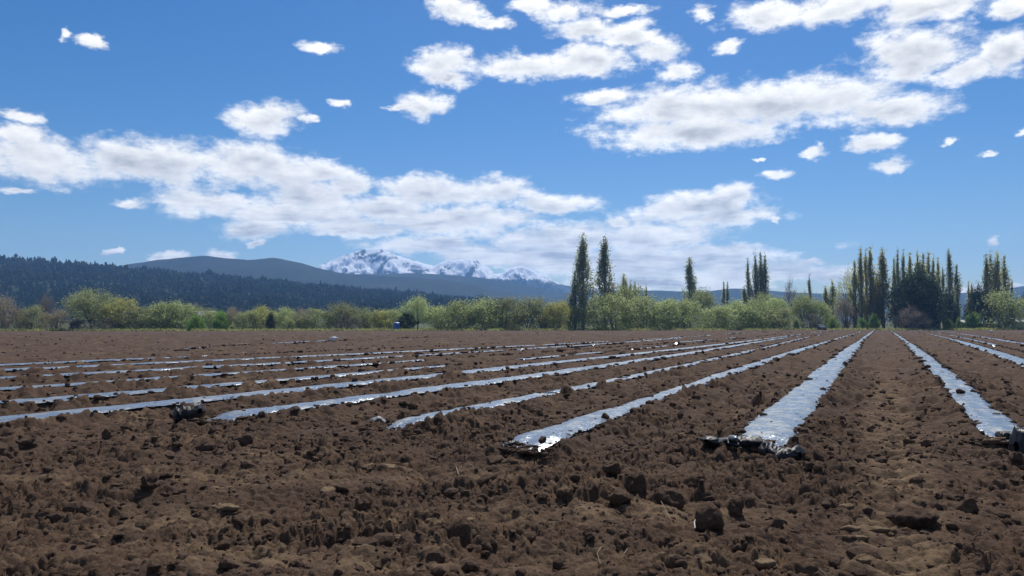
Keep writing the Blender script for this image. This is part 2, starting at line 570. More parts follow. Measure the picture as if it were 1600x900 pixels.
def worley(x, y, lam, ox):
    """broken plates of earth: one height and tilt for each cell, and how near its crack lies"""
    u, v = x / lam + ox, y / lam - ox
    iu, iv = np.floor(u).astype(np.int64), np.floor(v).astype(np.int64)
    d1 = np.full(x.shape, 9.0)
    d2 = np.full(x.shape, 9.0)
    hh = np.zeros(x.shape)
    for a in (-1, 0, 1):
        for b_ in (-1, 0, 1):
            ci, cj = (iu + a) & 255, (iv + b_) & 255
            du, dv = u - (iu + a + H1[ci, cj]), v - (iv + b_ + H2[ci, cj])
            d = np.sqrt(du * du + dv * dv)
            near = d < d1
            d2 = np.where(near, d1, np.minimum(d2, d))
            hh = np.where(near, H3[ci, cj] - 0.5 + du * (H4[ci, cj] - 0.5) * 1.3 + dv * (H5[ci, cj] - 0.35) * 1.5 - 0.35 * d * d, hh)
            d1 = np.where(near, d, d1)
    return hh - 0.34 * np.exp(-(d2 - d1) / 0.10)


def ruts(x, y):
    """wheel tracks: one up the lane between the two nearest rows, others across the headland"""
    s_, t_ = st(x, y)
    mid = 0.5 * (row_t(rows['A'], s_) + row_t(rows['B'], s_))
    tr = np.exp(-((t_ - mid - 0.05) / 0.34) ** 4) * np.clip(1.1 - s_ / 60, 0.2, 1)
    lug = np.sin((s_ - 0.9 * np.abs(t_ - mid)) * 2 * np.pi / 0.34 + 2 * gnoise(x * 1.2, y * 1.2))
    for (y0, sl, wd) in ((6.1, 0.05, 0.34), (7.7, 0.08, 0.30), (5.0, -0.03, 0.30)):
        d = y - y0 - sl * x - 0.12 * gnoise(x * 0.5 + y0, y * 0.0 + 1.7)
        k = np.exp(-(d / wd) ** 4) * np.clip(0.55 + 1.3 * gnoise(x * 0.45 + y0 * 3, y * 0.4), 0, 1) * np.clip((2.6 - x) / 1.5, 0, 1)
        lg = np.sin((x + 0.5 * np.abs(d)) * 2 * np.pi / 0.55 + 2 * gnoise(x * 0.8, y))
        lug = np.where(k > tr, lg, lug)
        tr = np.maximum(tr, k)
    return tr, lug


def soil_height(x, y, cell=None):
    hgt, cov = bed_height(x, y)
    z = np.zeros_like(x)
    if cell is None:
        cell = np.zeros_like(x)

    def fade(lam):
        return np.clip((lam / np.maximum(cell, 1e-4) - 1.6) / 1.4, 0, 1)
    wx = x + 0.09 * gnoise(x * 3.1, y * 3.1) + 0.035 * gnoise(x * 11.1, y * 11.1) + 0.012 * gnoise(x * 31.0, y * 31.0)
    wy = y + 0.09 * gnoise(x * 3.1 + 40, y * 3.1) + 0.035 * gnoise(x * 11.1 + 40, y * 11.1) + 0.012 * gnoise(x * 31.0 + 40, y * 31.0)
    z += 0.080 * gnoise(x / 2.3 + 3, y / 2.3) * fade(2.3)
    z += 0.050 * (billow(wx, wy, 0.85, 5.2) - 0.5) * fade(0.85)
    # crumbly where the noise is high, trodden and smoother elsewhere
    rough = np.clip(0.85 + 1.3 * gnoise(x / 1.7 + 9, y / 1.3 + 4), 0.45, 1.22)
    tr, lug = ruts(x, y)
    rough = rough * (1 - 0.55 * tr)
    z += (-0.045 * tr + 0.030 * tr * lug) * fade(0.30)
    lost = 1 - fade(0.10)                                    # past the reach of the fine crumbs the coarse ones stand out
    z += rough * (0.062 + 0.05 * lost) * worley(wx, wy * 1.1, 0.42, 1.7) * fade(0.42)
    z += rough * (1 - fade(0.42)) * 0.30 * worley(wx, wy, 1.15, 3.3) * fade(1.15)
    z += rough * (0.058 + 0.06 * lost) * worley(wx, wy, 0.20, 11.3) * fade(0.20)
    z += rough * 0.050 * worley(wx, wy, 0.105, 21.9) * fade(0.105)
    z += rough * 0.031 * worley(wx, wy, 0.058, 41.9) * fade(0.058)
    z += rough * 0.026 * (billow(wx, wy, 0.05, 31.4) - 0.5) * fade(0.05)
    return z * (1 - cov) + hgt - 0.03 * cov, hgt, cov


def build_field():
    """rings of the field round the place one stands, finest close by"""
    V, Fc, D, base = [], [], [], 0
    for (half, dth, r0, r1) in ((math.radians(43), 0.0021, 3.2, 14.0), (math.radians(50), 0.0032, 13.96, 330.0)):
        th = np.linspace(-half, half, int(2 * half / dth))
        rr = [r0]
        while rr[-1] < r1:
            k = rr[-1]
            f = 1.25 if k < 22 else (1.25 + (k - 22) * 0.03 if k < 65 else 2.6)
            rr.append(k + k * dth * f)
        rr = np.array(rr)
        R, T = np.meshgrid(rr, th, indexing='ij')
        x, y = R * np.sin(T), R * np.cos(T)
        z, hgt, cov = soil_height(x.ravel(), y.ravel(), (R * dth * 1.1).ravel())
        z = z.reshape(x.shape) + lie(x, y)
        yy = edge_y(x)
        z = z - np.clip((y - yy) / 1.5, 0, 1) * 0.6            # dips under the grass past the field's edge
        verts = np.stack([x, y, z], -1).reshape(-1, 3)
        fc = grid_faces(len(rr), len(th))
        fc = fc[(y - yy).ravel()[fc].min(1) < 2.5][:, ::-1]
        used = np.zeros(len(verts), bool)
        used[fc.ravel()] = True
        idx = np.cumsum(used) - 1
        tr, lug = ruts(x.ravel(), y.ravel())
        dry = tr * np.clip(0.75 + 1.3 * gnoise(x.ravel() * 1.3 + 7, y.ravel() * 1.3) + 0.25 * lug, 0, 1) * np.clip(1.4 - y.ravel() / 25, 0.25, 1)
        V.append(verts[used])
        D.append(dry[used])
        Fc.append(idx[fc] + base)
        base += int(used.sum())
    me_ = make_mesh('field', np.concatenate(V), np.concatenate(Fc), [M_SOIL])
    at_ = me_.attributes.new('dry', 'FLOAT', 'POINT')
    at_.data.foreach_set('value', np.concatenate(D).astype(np.float32))
    return me_


field = link('field', build_field(), label='dark brown tilled field of crumbled soil with raised beds', kind='structure')


# the ground sheet under and around everything, out to the horizon
def build_ground():
    rr = np.concatenate([np.linspace(0.5, 150, 40), np.linspace(155, 260, 60), np.geomspace(270, 3500, 50)])
    th = np.linspace(0, 2 * np.pi, 181)
    R, T = np.meshgrid(rr, th, indexing='ij')
    x, y = R * np.sin(T), R * np.cos(T)
    z = lie(x, y)
    inside = np.clip((edge_y(x) + 0.4 - y) / 1.5, 0, 1)
    z = z - 0.5 * inside + (1 - inside) * 0.12 * gnoise(x * 0.3, y * 0.3)
    v = np.stack([x, y, z], -1).reshape(-1, 3)
    return make_mesh('ground', v, grid_faces(len(rr), len(th))[:, ::-1])


mg, t, p = mat('meadow_and_soil')
pos = t.new('ShaderNodeNewGeometry').outputs['Position']
sepn = t.new('ShaderNodeSeparateXYZ')
t.put(sepn.inputs[0], pos)
past = t.math('SUBTRACT', sepn.outputs[1], t.math('MULTIPLY_ADD', sepn.outputs[0], 0.12, 168.0))
g1 = t.mix(t.mapr(t.noise(pos, 0.35, 6, 0.65), 0.35, 0.65), (0.055, 0.070, 0.028), (0.105, 0.105, 0.050))
g2 = t.mix(t.noise(pos, 6.0, 6, 0.65), (0.055, 0.033, 0.021), (0.12, 0.075, 0.047))
t.put(p.inputs['Base Color'], t.mix(t.mapr(past, -0.5, 0.5), g2, g1))
p.inputs['Roughness'].default_value = 0.95
p.inputs['Specular IOR Level'].default_value = 0.1
gme = build_ground()
gme.materials.append(mg)
ground = link('ground', gme, label='meadow floor beyond the tilled field', kind='structure')


# ------------------------------------------------------------------ far hills and mountains
def build_ridge(name, prof, dist, deep, noise_amp, mats, cols=400, rows_n=40, drop=0.0, seed=0.0, power=1.25, rough=3.0):
    """a hill with its crest along the skyline seen in the photograph, sloping to both sides"""
    px = np.linspace(prof[0][0], prof[-1][0], cols)
    py = np.interp(px, [q[0] for q in prof], [q[1] for q in prof])
    k = np.ones(9) / 9.0
    pys = np.convolve(np.pad(py, 4, mode='edge'), k, 'valid')
    py = 0.3 * py + 0.7 * pys
    c, s_ = math.cos(PITCH), math.sin(PITCH)
    a, b = (px - CX) / F, (CY - py) / F
    dy, dz = c - b * s_, s_ + b * c
    X = a / dy * dist
    Zc = CAM_H + dz / dy * dist - drop
    v = np.linspace(-1, 0.8, rows_n)
    V, XX = np.meshgrid(v, X, indexing='ij')
    ZZ = np.broadcast_to(Zc, V.shape)
    Y = dist + V * deep
    XX = XX * (1 + V * deep / dist * 0.35)
    shape = np.clip(1 - np.abs(V), 0, 1) ** power
    nz = fbm(XX / deep * rough + seed, Y / deep * rough - seed, 6, 0.55)
    rid = 1 - 2 * np.abs(fbm(XX / deep * rough * 1.3 + seed + 5, Y / deep * rough * 0.8 + seed, 5, 0.5))
    amp = noise_amp * np.clip(1.1 * np.abs(V) + 0.06, 0, 1) * np.clip(shape * 2.2, 0, 1)
    Z = -4 + (ZZ + 4) * shape + amp * (nz * 0.6 + (rid - 0.6) * 0.5)
    verts = np.stack([XX, Y, Z], -1).reshape(-1, 3)
    me = make_mesh(name, verts, grid_faces(rows_n, cols)[:, ::-1], mats)
    return me, (XX, Y, Z)


def hill_mat(name, c1, c2, scale):
    m, t, p = mat(name)
    pos = t.new('ShaderNodeNewGeometry').outputs['Position']
    t.put(p.inputs['Base Color'], t.mix(t.mapr(t.noise(pos, scale, 7, 0.62), 0.38, 0.64), c1, c2))
    p.inputs['Roughness'].default_value = 1.0
    p.inputs['Specular IOR Level'].default_value = 0.05
    return m


M_HILL = hill_mat('forest_floor', (0.018, 0.026, 0.014), (0.055, 0.060, 0.030), 0.012)
M_RIDGE = hill_mat('wooded_ridge', (0.020, 0.028, 0.024), (0.042, 0.046, 0.036), 0.006)
M_PLAIN = hill_mat('wooded_foothill', (0.020, 0.028, 0.022), (0.040, 0.044, 0.030), 0.003)

FOREST = [(-330, 388), (-200, 392), (0, 405), (60, 410), (120, 415), (180, 419), (250, 427), (320, 433), (400, 440), (480, 448), (560, 456),
          (640, 463), (700, 467), (760, 472), (800, 478), (850, 487), (900, 496)]
me, FG = build_ridge('forested_hill', FOREST, 1100, 560, 22, [M_HILL], cols=260, rows_n=46, seed=2.2, power=0.9)
link('forested_hill', me, label='low hill covered in dark forest behind the hedgerow', kind='structure')
RIDGE2 = [(100, 440), (160, 424), (190, 413), (230, 408), (270, 402), (315, 396), (350, 400), (390, 405), (425, 401), (440, 403), (470, 409), (500, 418), (530, 424),
          (580, 428), (640, 431), (700, 436), (760, 446), (820, 462), (860, 480)]
me, _ = build_ridge('bare_ridge', RIDGE2, 1850, 700, 48, [M_RIDGE], seed=8.1)
link('bare_ridge', me, label='smooth blue grey ridge between forest hill and snow peaks', kind='structure')
FOOT = [(380, 470), (440, 440), (500, 428), (560, 427), (640, 425), (690, 427), (740, 431), (780, 437), (820, 445), (860, 452), (900, 459), (960, 468), (1050, 485)]
me, _ = build_ridge('foothill', FOOT, 2350, 600, 40, [M_PLAIN], seed=12.7)
link('foothill', me, label='dark blue wooded foothill below the snow peaks', kind='structure')
RIGHT = [(820, 470), (880, 456), (940, 453), (1000, 452), (1060, 454), (1100, 456), (1112, 453), (1150, 449), (1200, 453), (1240, 457), (1330, 458), (1400, 455),
         (1500, 456), (1560, 452), (1600, 446), (1700, 440), (1850, 430), (2000, 436)]
me, _ = build_ridge('distant_hills', RIGHT, 2150, 700, 44, [M_PLAIN], seed=21.0)
link('distant_hills', me, label='low blue hills on the horizon behind the poplars', kind='structure')

SNOW = [(440, 450), (480, 424), (500, 414), (520, 406), (535, 398), (548, 394), (560, 391), (578, 388), (592, 388), (605, 393), (625, 400), (645, 407), (665, 412), (680, 415), (690, 409),
        (702, 406), (715, 406), (728, 404), (740, 404), (752, 411), (766, 420), (776, 428), (786, 427), (798, 418), (808, 416), (818, 415), (830, 420), (850, 431), (870, 440), (885, 446), (900, 446), (930, 452), (980, 462)]
ms, t, p = mat('rock_and_snow')
geo = t.new('ShaderNodeNewGeometry')
pos = geo.outputs['Position']
sp = t.new('ShaderNodeSeparateXYZ')
t.put(sp.inputs[0], pos)
sn = t.new('ShaderNodeSeparateXYZ')
t.put(sn.inputs[0], geo.outputs['Normal'])
n1 = t.noise(t.vmath('MULTIPLY', pos, (1.0, 0.5, 2.0)), 0.016, 8, 0.68)
streak = t.noise(t.vmath('MULTIPLY', pos, (1.0, 0.35, 0.8)), 0.011, 7, 0.66, dist=1.0)
alt = t.mapr(t.math('ADD', sp.outputs[2], t.math('MULTIPLY', t.math('SUBTRACT', n1, 0.5), 112.0)), t.math('MULTIPLY_ADD', sp.outputs[0], -0.035, 146.0), t.math('MULTIPLY_ADD', sp.outputs[0], -0.035, 160.0))
patch = t.mapr(t.math('ADD', streak, t.math('MULTIPLY', sn.outputs[2], 0.16)), 0.54, 0.60)
rock = t.mix(n1, (0.028, 0.030, 0.036), (0.07, 0.068, 0.070))
t.put(p.inputs['Base Color'], t.mix(t.math('MULTIPLY', alt, patch), rock, (0.86, 0.88, 0.92)))
p.inputs['Roughness'].default_value = 0.9
p.inputs['Specular IOR Level'].default_value = 0.1
me, _ = build_ridge('snow_mountain', SNOW, 3000, 480, 150, [ms], cols=620, rows_n=110, seed=33.3, power=0.95, rough=4.2)
link('snow_mountain', me, label='snow streaked rocky mountain peaks on the skyline', kind='structure')


# forest on the hill: a far wood that reads as one mass
def build_forest():
    X, Y, Z = FG
    nr, nc = X.shape
    V, Fc, base = [], [], 0
    n = 13500
    u = rng.uniform(0, 0.70, n) ** 0.9 * (nr - 2)
    w_ = rng.uniform(0, nc - 2, n)
    i, j = u.astype(int), w_.astype(int)
    fu, fw = u - i, w_ - j
    def bil(A):
        return (A[i, j] * (1 - fu) * (1 - fw) + A[i + 1, j] * fu * (1 - fw) + A[i, j + 1] * (1 - fu) * fw + A[i + 1, j + 1] * fu * fw)
    x, y, z = bil(X), bil(Y), bil(Z)
    clear = gnoise(x / 90.0, y / 60.0) + 0.5 * gnoise(x / 35.0, y / 22.0)
    keep = clear < 0.42
    x, y, z = x[keep], y[keep], z[keep]
    n = len(x)
    hgt = rng.uniform(5.0, 9.5, n) * (1 + 0.5 * np.clip(gnoise(x / 70.0 + 3, y / 70.0), -0.5, 0.8))
    hgt = np.where(rng.random(n) < 0.06, hgt * 1.35, hgt)
    wid = hgt * np.where(rng.random(n) < 0.45, rng.uniform(0.16, 0.26, n), rng.uniform(0.30, 0.52, n))
    m = 5
    ang = np.linspace(0, 2 * np.pi, m, endpoint=False)
    # three rough whorls of boughs and a tip
    lv = [(0.02, 0.85), (0.30, 1.0), (0.62, 0.62), (0.86, 0.30)]
    parts = []
    for (hz, wr) in lv:
        jit = rng.uniform(0.62, 1.3, (n, m))
        a = ang[None, :] + rng.uniform(0, 6.28, n)[:, None]
        parts.append(np.stack([x[:, None] + np.cos(a) * wid[:, None] * wr * jit, y[:, None] + np.sin(a) * wid[:, None] * wr * jit,
                               z[:, None] + hgt[:, None] * (hz + rng.uniform(-0.07, 0.07, (n, m)))], -1))
    tip = np.stack([x, y, z + hgt], -1)[:, None, :]
    pts = np.concatenate(parts + [tip], 1)
    per = pts.shape[1]
    f = []
    for L in range(3):
        for q in range(m):
            a, b_ = L * m + q, L * m + (q + 1) % m
            f.append((a, b_, b_ + m))
            f.append((a, b_ + m, a + m))
    for q in range(m):
        f.append((3 * m + q, 3 * m + (q + 1) % m, 4 * m))
    f = np.array(f)
    faces = (f[None] + (np.arange(n) * per)[:, None, None]).reshape(-1, 3)
    return make_mesh('forest', pts.reshape(-1, 3), faces, [M_FORESTLEAF], smooth=False)


mf, t, p = mat('conifer_foliage')
pos = t.new('ShaderNodeNewGeometry').outputs['Position']
c = t.mix(t.mapr(t.noise(pos, 0.05, 5, 0.6), 0.35, 0.65), (0.012, 0.020, 0.011), (0.042, 0.052, 0.022))
t.put(p.inputs['Base Color'], t.mix(t.mapr(t.noise(pos, 0.018, 4, 0.6), 0.58, 0.68, 0, 0.8), c, (0.085, 0.080, 0.035)))
p.inputs['Roughness'].default_value = 0.9
p.inputs['Specular IOR Level'].default_value = 0.1
M_FORESTLEAF = mf
link('forest', build_forest(), label='dark conifer forest covering the low hill', cat='forest', kind='stuff')

# ------------------------------------------------------------------ the air
bm = bmesh.new()
bmesh.ops.create_cube(bm, size=1.0)
hz = bpy.data.meshes.new('haze')
bm.to_mesh(hz)
bm.free()
haze = link('haze', hz, label='thin blue haze in the air of the valley', kind='stuff')
haze.scale = (7060, 7060, 345)
haze.location = (0, 0, 345 / 2 - 20)
mh = bpy.data.materials.new('haze')
mh.use_nodes = True
mh.node_tree.nodes.clear()
hv = mh.node_tree.nodes.new('ShaderNodeVolumePrincipled')
hv.inputs['Color'].default_value = HAZE_COLOR + (1,)
hv.inputs['Density'].default_value = HAZE_DENSITY
hv.inputs['Anisotropy'].default_value = 0.35
ho = mh.node_tree.nodes.new('ShaderNodeOutputMaterial')
mh.node_tree.links.new(hv.outputs[0], ho.inputs['Volume'])
hz.materials.append(mh)


# ------------------------------------------------------------------ trees and shrubs
def leaf_quads(cent, size, up=0.0, seed_rng=rng):
    """small leaf sprays: one kite each, at the given centres"""
    n = len(cent)
    a = seed_rng.normal(size=(n, 3))
    a[:, 2] += up * np.sign(seed_rng.random(n) + 0.2)
    a /= np.linalg.norm(a, axis=1)[:, None]
    b_ = seed_rng.normal(size=(n, 3))
    b_ -= (b_ * a).sum(1)[:, None] * a
    b_ /= np.linalg.norm(b_, axis=1)[:, None]
    sz = (size * seed_rng.uniform(0.6, 1.4, n))[:, None]
    v = np.stack([cent - a * sz, cent + b_ * sz * 0.42, cent + a * sz, cent - b_ * sz * 0.42], 1).reshape(-1, 3)
    f = np.arange(n * 4).reshape(n, 4)
    return v, f


def tubes(lines, sides=4):
    """tapered limbs; each line is a list of (point, radius)"""
    V, Fc, base = [], [], 0
    for ln in lines:
        m = len(ln)
        for k, (p_, r) in enumerate(ln):
            p_ = Vector(p_)
            q = Vector(ln[min(k + 1, m - 1)][0]) - Vector(ln[max(k - 1, 0)][0])
            q.normalize()
            e1 = q.orthogonal().normalized()
            e2 = q.cross(e1)
            for i in range(sides):
                an = 2 * math.pi * i / sides
                V.append(p_ + (e1 * math.cos(an) + e2 * math.sin(an)) * r)
        for k in range(m - 1):
            for i in range(sides):
                a0, a1 = base + k * sides + i, base + k * sides + (i + 1) % sides
                Fc.append((a0, a1, a1 + sides, a0 + sides))
        base += m * sides
    return np.array([tuple(v) for v in V]), np.array(Fc)


def proto_shrub(h=6.0, w=7.0, clumps=100, per=90, leaf=0.125, stems=9, low=0.0, dome=0.62, seed=0, trunk_h=0.0, spread=0.55):
    g = np.random.default_rng(seed)
    cs, lines = [], []
    lob = g.uniform(0.78, 1.12, 9)
    for k in range(clumps):
        th = g.uniform(0, 2 * np.pi)
        z = low + (1 - low) * g.random() ** 0.8
        zz = max(0, (z - trunk_h) / (1 - trunk_h))
        rmax = 0.5 * math.sqrt(max(0.02, 1 - abs((zz - (1 - dome)) / (dome if zz > 1 - dome else (1 - dome) * 1.35)) ** 2.2))
        rmax *= lob[int(th / (2 * np.pi) * 9) % 9]
        r = rmax * g.random() ** 0.42
        cs.append((r * math.cos(th) * w, r * math.sin(th) * w, (z if trunk_h == 0 else trunk_h + zz * (1 - trunk_h)) * h * lob[int(th * 3) % 9] * 0.97))
    cs = np.array(cs)
    pts = np.repeat(cs, per, 0) + g.normal(size=(clumps * per, 3)) * np.array([0.075 * w, 0.075 * w, 0.085 * h]) * g.uniform(0.5, 1.2, (clumps * per, 1))
    pts[:, 2] = np.abs(pts[:, 2])
    v, f = leaf_quads(pts, leaf, 1.0, g)
    tk = Vector((0, 0, trunk_h * h * 0.8))
    if trunk_h > 0:
        lines.append([((0, 0, -0.3), 0.035 * h), ((0.03 * w, 0, trunk_h * h * 0.4), 0.028 * h), (tuple(tk), 0.024 * h)])
    for k in range(stems):
        c = Vector(cs[int(g.integers(clumps))])
        b0 = Vector((g.normal() * 0.05 * w, g.normal() * 0.05 * w, -0.2)) if trunk_h == 0 else tk - Vector((0, 0, 0.2))
        mid = b0.lerp(c, 0.5) + Vector((0, 0, 0.12 * h))
        lines.append([(tuple(b0), 0.012 * h), (tuple(mid), 0.008 * h), (tuple(c), 0.003 * h)])
    tv, tf = tubes(lines)
    return (v, f), (tv, tf)


def proto_poplar(h=16.0, w=3.0, seed=0, clumps=170, per=32, low=0.06, leaf=0.15):
    g = np.random.default_rng(seed)
    lines = [[((0, 0, -0.4), 0.26), ((0.05, 0, h * 0.3), 0.2), ((0, 0.05, h * 0.65), 0.12), ((0, 0, h * 0.96), 0.03)]]
    pts = []
    nb = 34
    per_b = int(clumps * per / nb)
    for k in range(nb):
        z0 = h * (low * 0.5 + 0.72 * (k / nb))
        th = g.uniform(0, 6.28)
        z1 = min(h * 0.99, z0 + h * g.uniform(0.16, 0.30))
        zz = z1 / h
        env = 0.5 * w * (min(1.0, (zz - 0.05) / 0.28) ** 0.6) * (1 - max(0, (zz - 0.45) / 0.56) ** 1.5)
        r = env * g.uniform(0.45, 1.0)
        e = Vector((math.cos(th) * r, math.sin(th) * r, z1))
        b0 = Vector((0, 0, z0))
        mid = b0.lerp(e, 0.5) + Vector((math.cos(th) * r * 0.28, math.sin(th) * r * 0.28, -0.02 * h))
        lines.append([(tuple(b0), 0.06), (tuple(mid), 0.04), (tuple(e), 0.012)])
        tt = g.uniform(0.25, 1.08, per_b)
        a = np.array(b0)[None] * ((1 - tt) ** 2)[:, None] + 2 * np.array(mid)[None] * (tt * (1 - tt))[:, None] + np.array(e)[None] * (tt ** 2)[:, None]
        a += g.normal(size=a.shape) * np.array([0.075 * w, 0.075 * w, 0.35])
        pts.append(a)
    pts.append(np.stack([g.normal(size=90) * 0.05 * w, g.normal(size=90) * 0.05 * w, h * g.uniform(0.8, 1.02, 90)], -1))
    v, f = leaf_quads(np.concatenate(pts), leaf, 1.4, g)
    return (v, f), tubes(lines)


def proto(kind, seed):
    if kind == 'shrub':
        a, b_ = proto_shrub(seed=seed)
        dims = (6.0, 7.0)
    elif kind == 'wispy':
        a, b_ = proto_shrub(seed=seed, clumps=90, per=70, leaf=0.12, stems=16)
        dims = (6.0, 7.0)
    elif kind == 'tree':
        a, b_ = proto_shrub(h=8, w=9, seed=seed, clumps=100, per=84, leaf=0.15, stems=20, low=0.25, trunk_h=0.26)
        dims = (8.0, 9.0)
    elif kind == 'bare':
        a, b_ = proto_shrub(h=8, w=7, seed=seed, clumps=60, per=60, leaf=0.12, stems=40, low=0.3, trunk_h=0.34)
        dims = (8.0, 7.0)
    elif kind == 'dense':
        a, b_ = proto_shrub(h=5, w=6, seed=seed, clumps=90, per=100, leaf=0.13, stems=8)
        dims = (5.0, 6.0)
    elif kind == 'evergreen':
        a, b_ = proto_shrub(h=12, w=13, seed=seed, clumps=190, per=60, leaf=0.32, stems=14, low=0.03, dome=0.5)
        dims = (12.0, 13.0)
    elif kind == 'poplar':
        a, b_ = proto_poplar(seed=seed)
        dims = (16.0, 2.2)
    elif kind == 'slim_poplar':
        a, b_ = proto_poplar(w=1.9, seed=seed, clumps=120, per=19, low=0.04, leaf=0.15)
        dims = (16.0, 1.12)
    elif kind == 'conifer':
        g = np.random.default_rng(seed)
        n = 1500
        z = g.random(n) ** 1.3
        r = (1 - z) * 1.6 * g.random(n) ** 0.5 * (0.75 + 0.25 * np.sin(z * 40))
        th = g.uniform(0, 6.28, n)
        a = leaf_quads(np.stack([r * np.cos(th), r * np.sin(th), 0.4 + z * 7.6], -1), 0.25, 0, g)
        b_ = tubes([[((0, 0, -0.3), 0.2), ((0, 0, 4), 0.12), ((0, 0, 7.8), 0.02)]])
        dims = (8.0, 3.4)
    return (make_mesh(kind + '_crown', a[0], a[1], [LEAF['willow']], smooth=False), make_mesh(kind + '_trunk', b_[0], b_[1], [M_BARK]), dims)


PROTO = {}
for kind, num in (('shrub', 6), ('wispy', 3), ('tree', 3), ('bare', 3), ('dense', 3), ('evergreen', 1), ('poplar', 4), ('slim_poplar', 5), ('conifer', 1)):
    PROTO[kind] = [proto(kind, 100 + 7 * k + len(kind)) for k in range(num)]
PICK = {}


def plant(name, kind, leafkey, px, top, wpx, back, label, cat, group=None, trunkname='trunk', bark=None):
    """a tree or shrub standing `back` metres past the field's edge, its top and width as seen in the photograph"""
    i = PICK.get(kind, 0)
    PICK[kind] = i + 1
    crown, trunk, (h0, w0) = PROTO[kind][i % len(PROTO[kind])]
    y = 170.0
    for _ in range(8):
        x = (px - CX) / F * y
        y = float(edge_y(x)) + back
    r = ray(px, top)
    z0 = float(lie(x, y))
    ztop = CAM_H + r.z / r.y * y
    hgt = max(0.8, ztop - z0)
    wid = wpx / F * y * (1.28 if kind in ('shrub', 'wispy') else 1.0)
    e = empty(name, (x, y, z0), label, cat, group, rz=(i * 2.399) % 6.283)
    for nm, me_, mt in (('crown', crown, LEAF[leafkey]), (trunkname, trunk, bark or M_BARK)):
        o = link(nm, me_, e)
        o.scale = (wid / w0, wid / w0, hgt / h0)
        o.material_slots[0].link = 'OBJECT'
        o.material_slots[0].material = mt
    return e


ORD = ['first', 'second', 'third', 'fourth', 'fifth', 'sixth', 'seventh', 'eighth', 'ninth', 'tenth', 'eleventh', 'twelfth', 'thirteenth', 'fourteenth',
       'fifteenth', 'sixteenth']

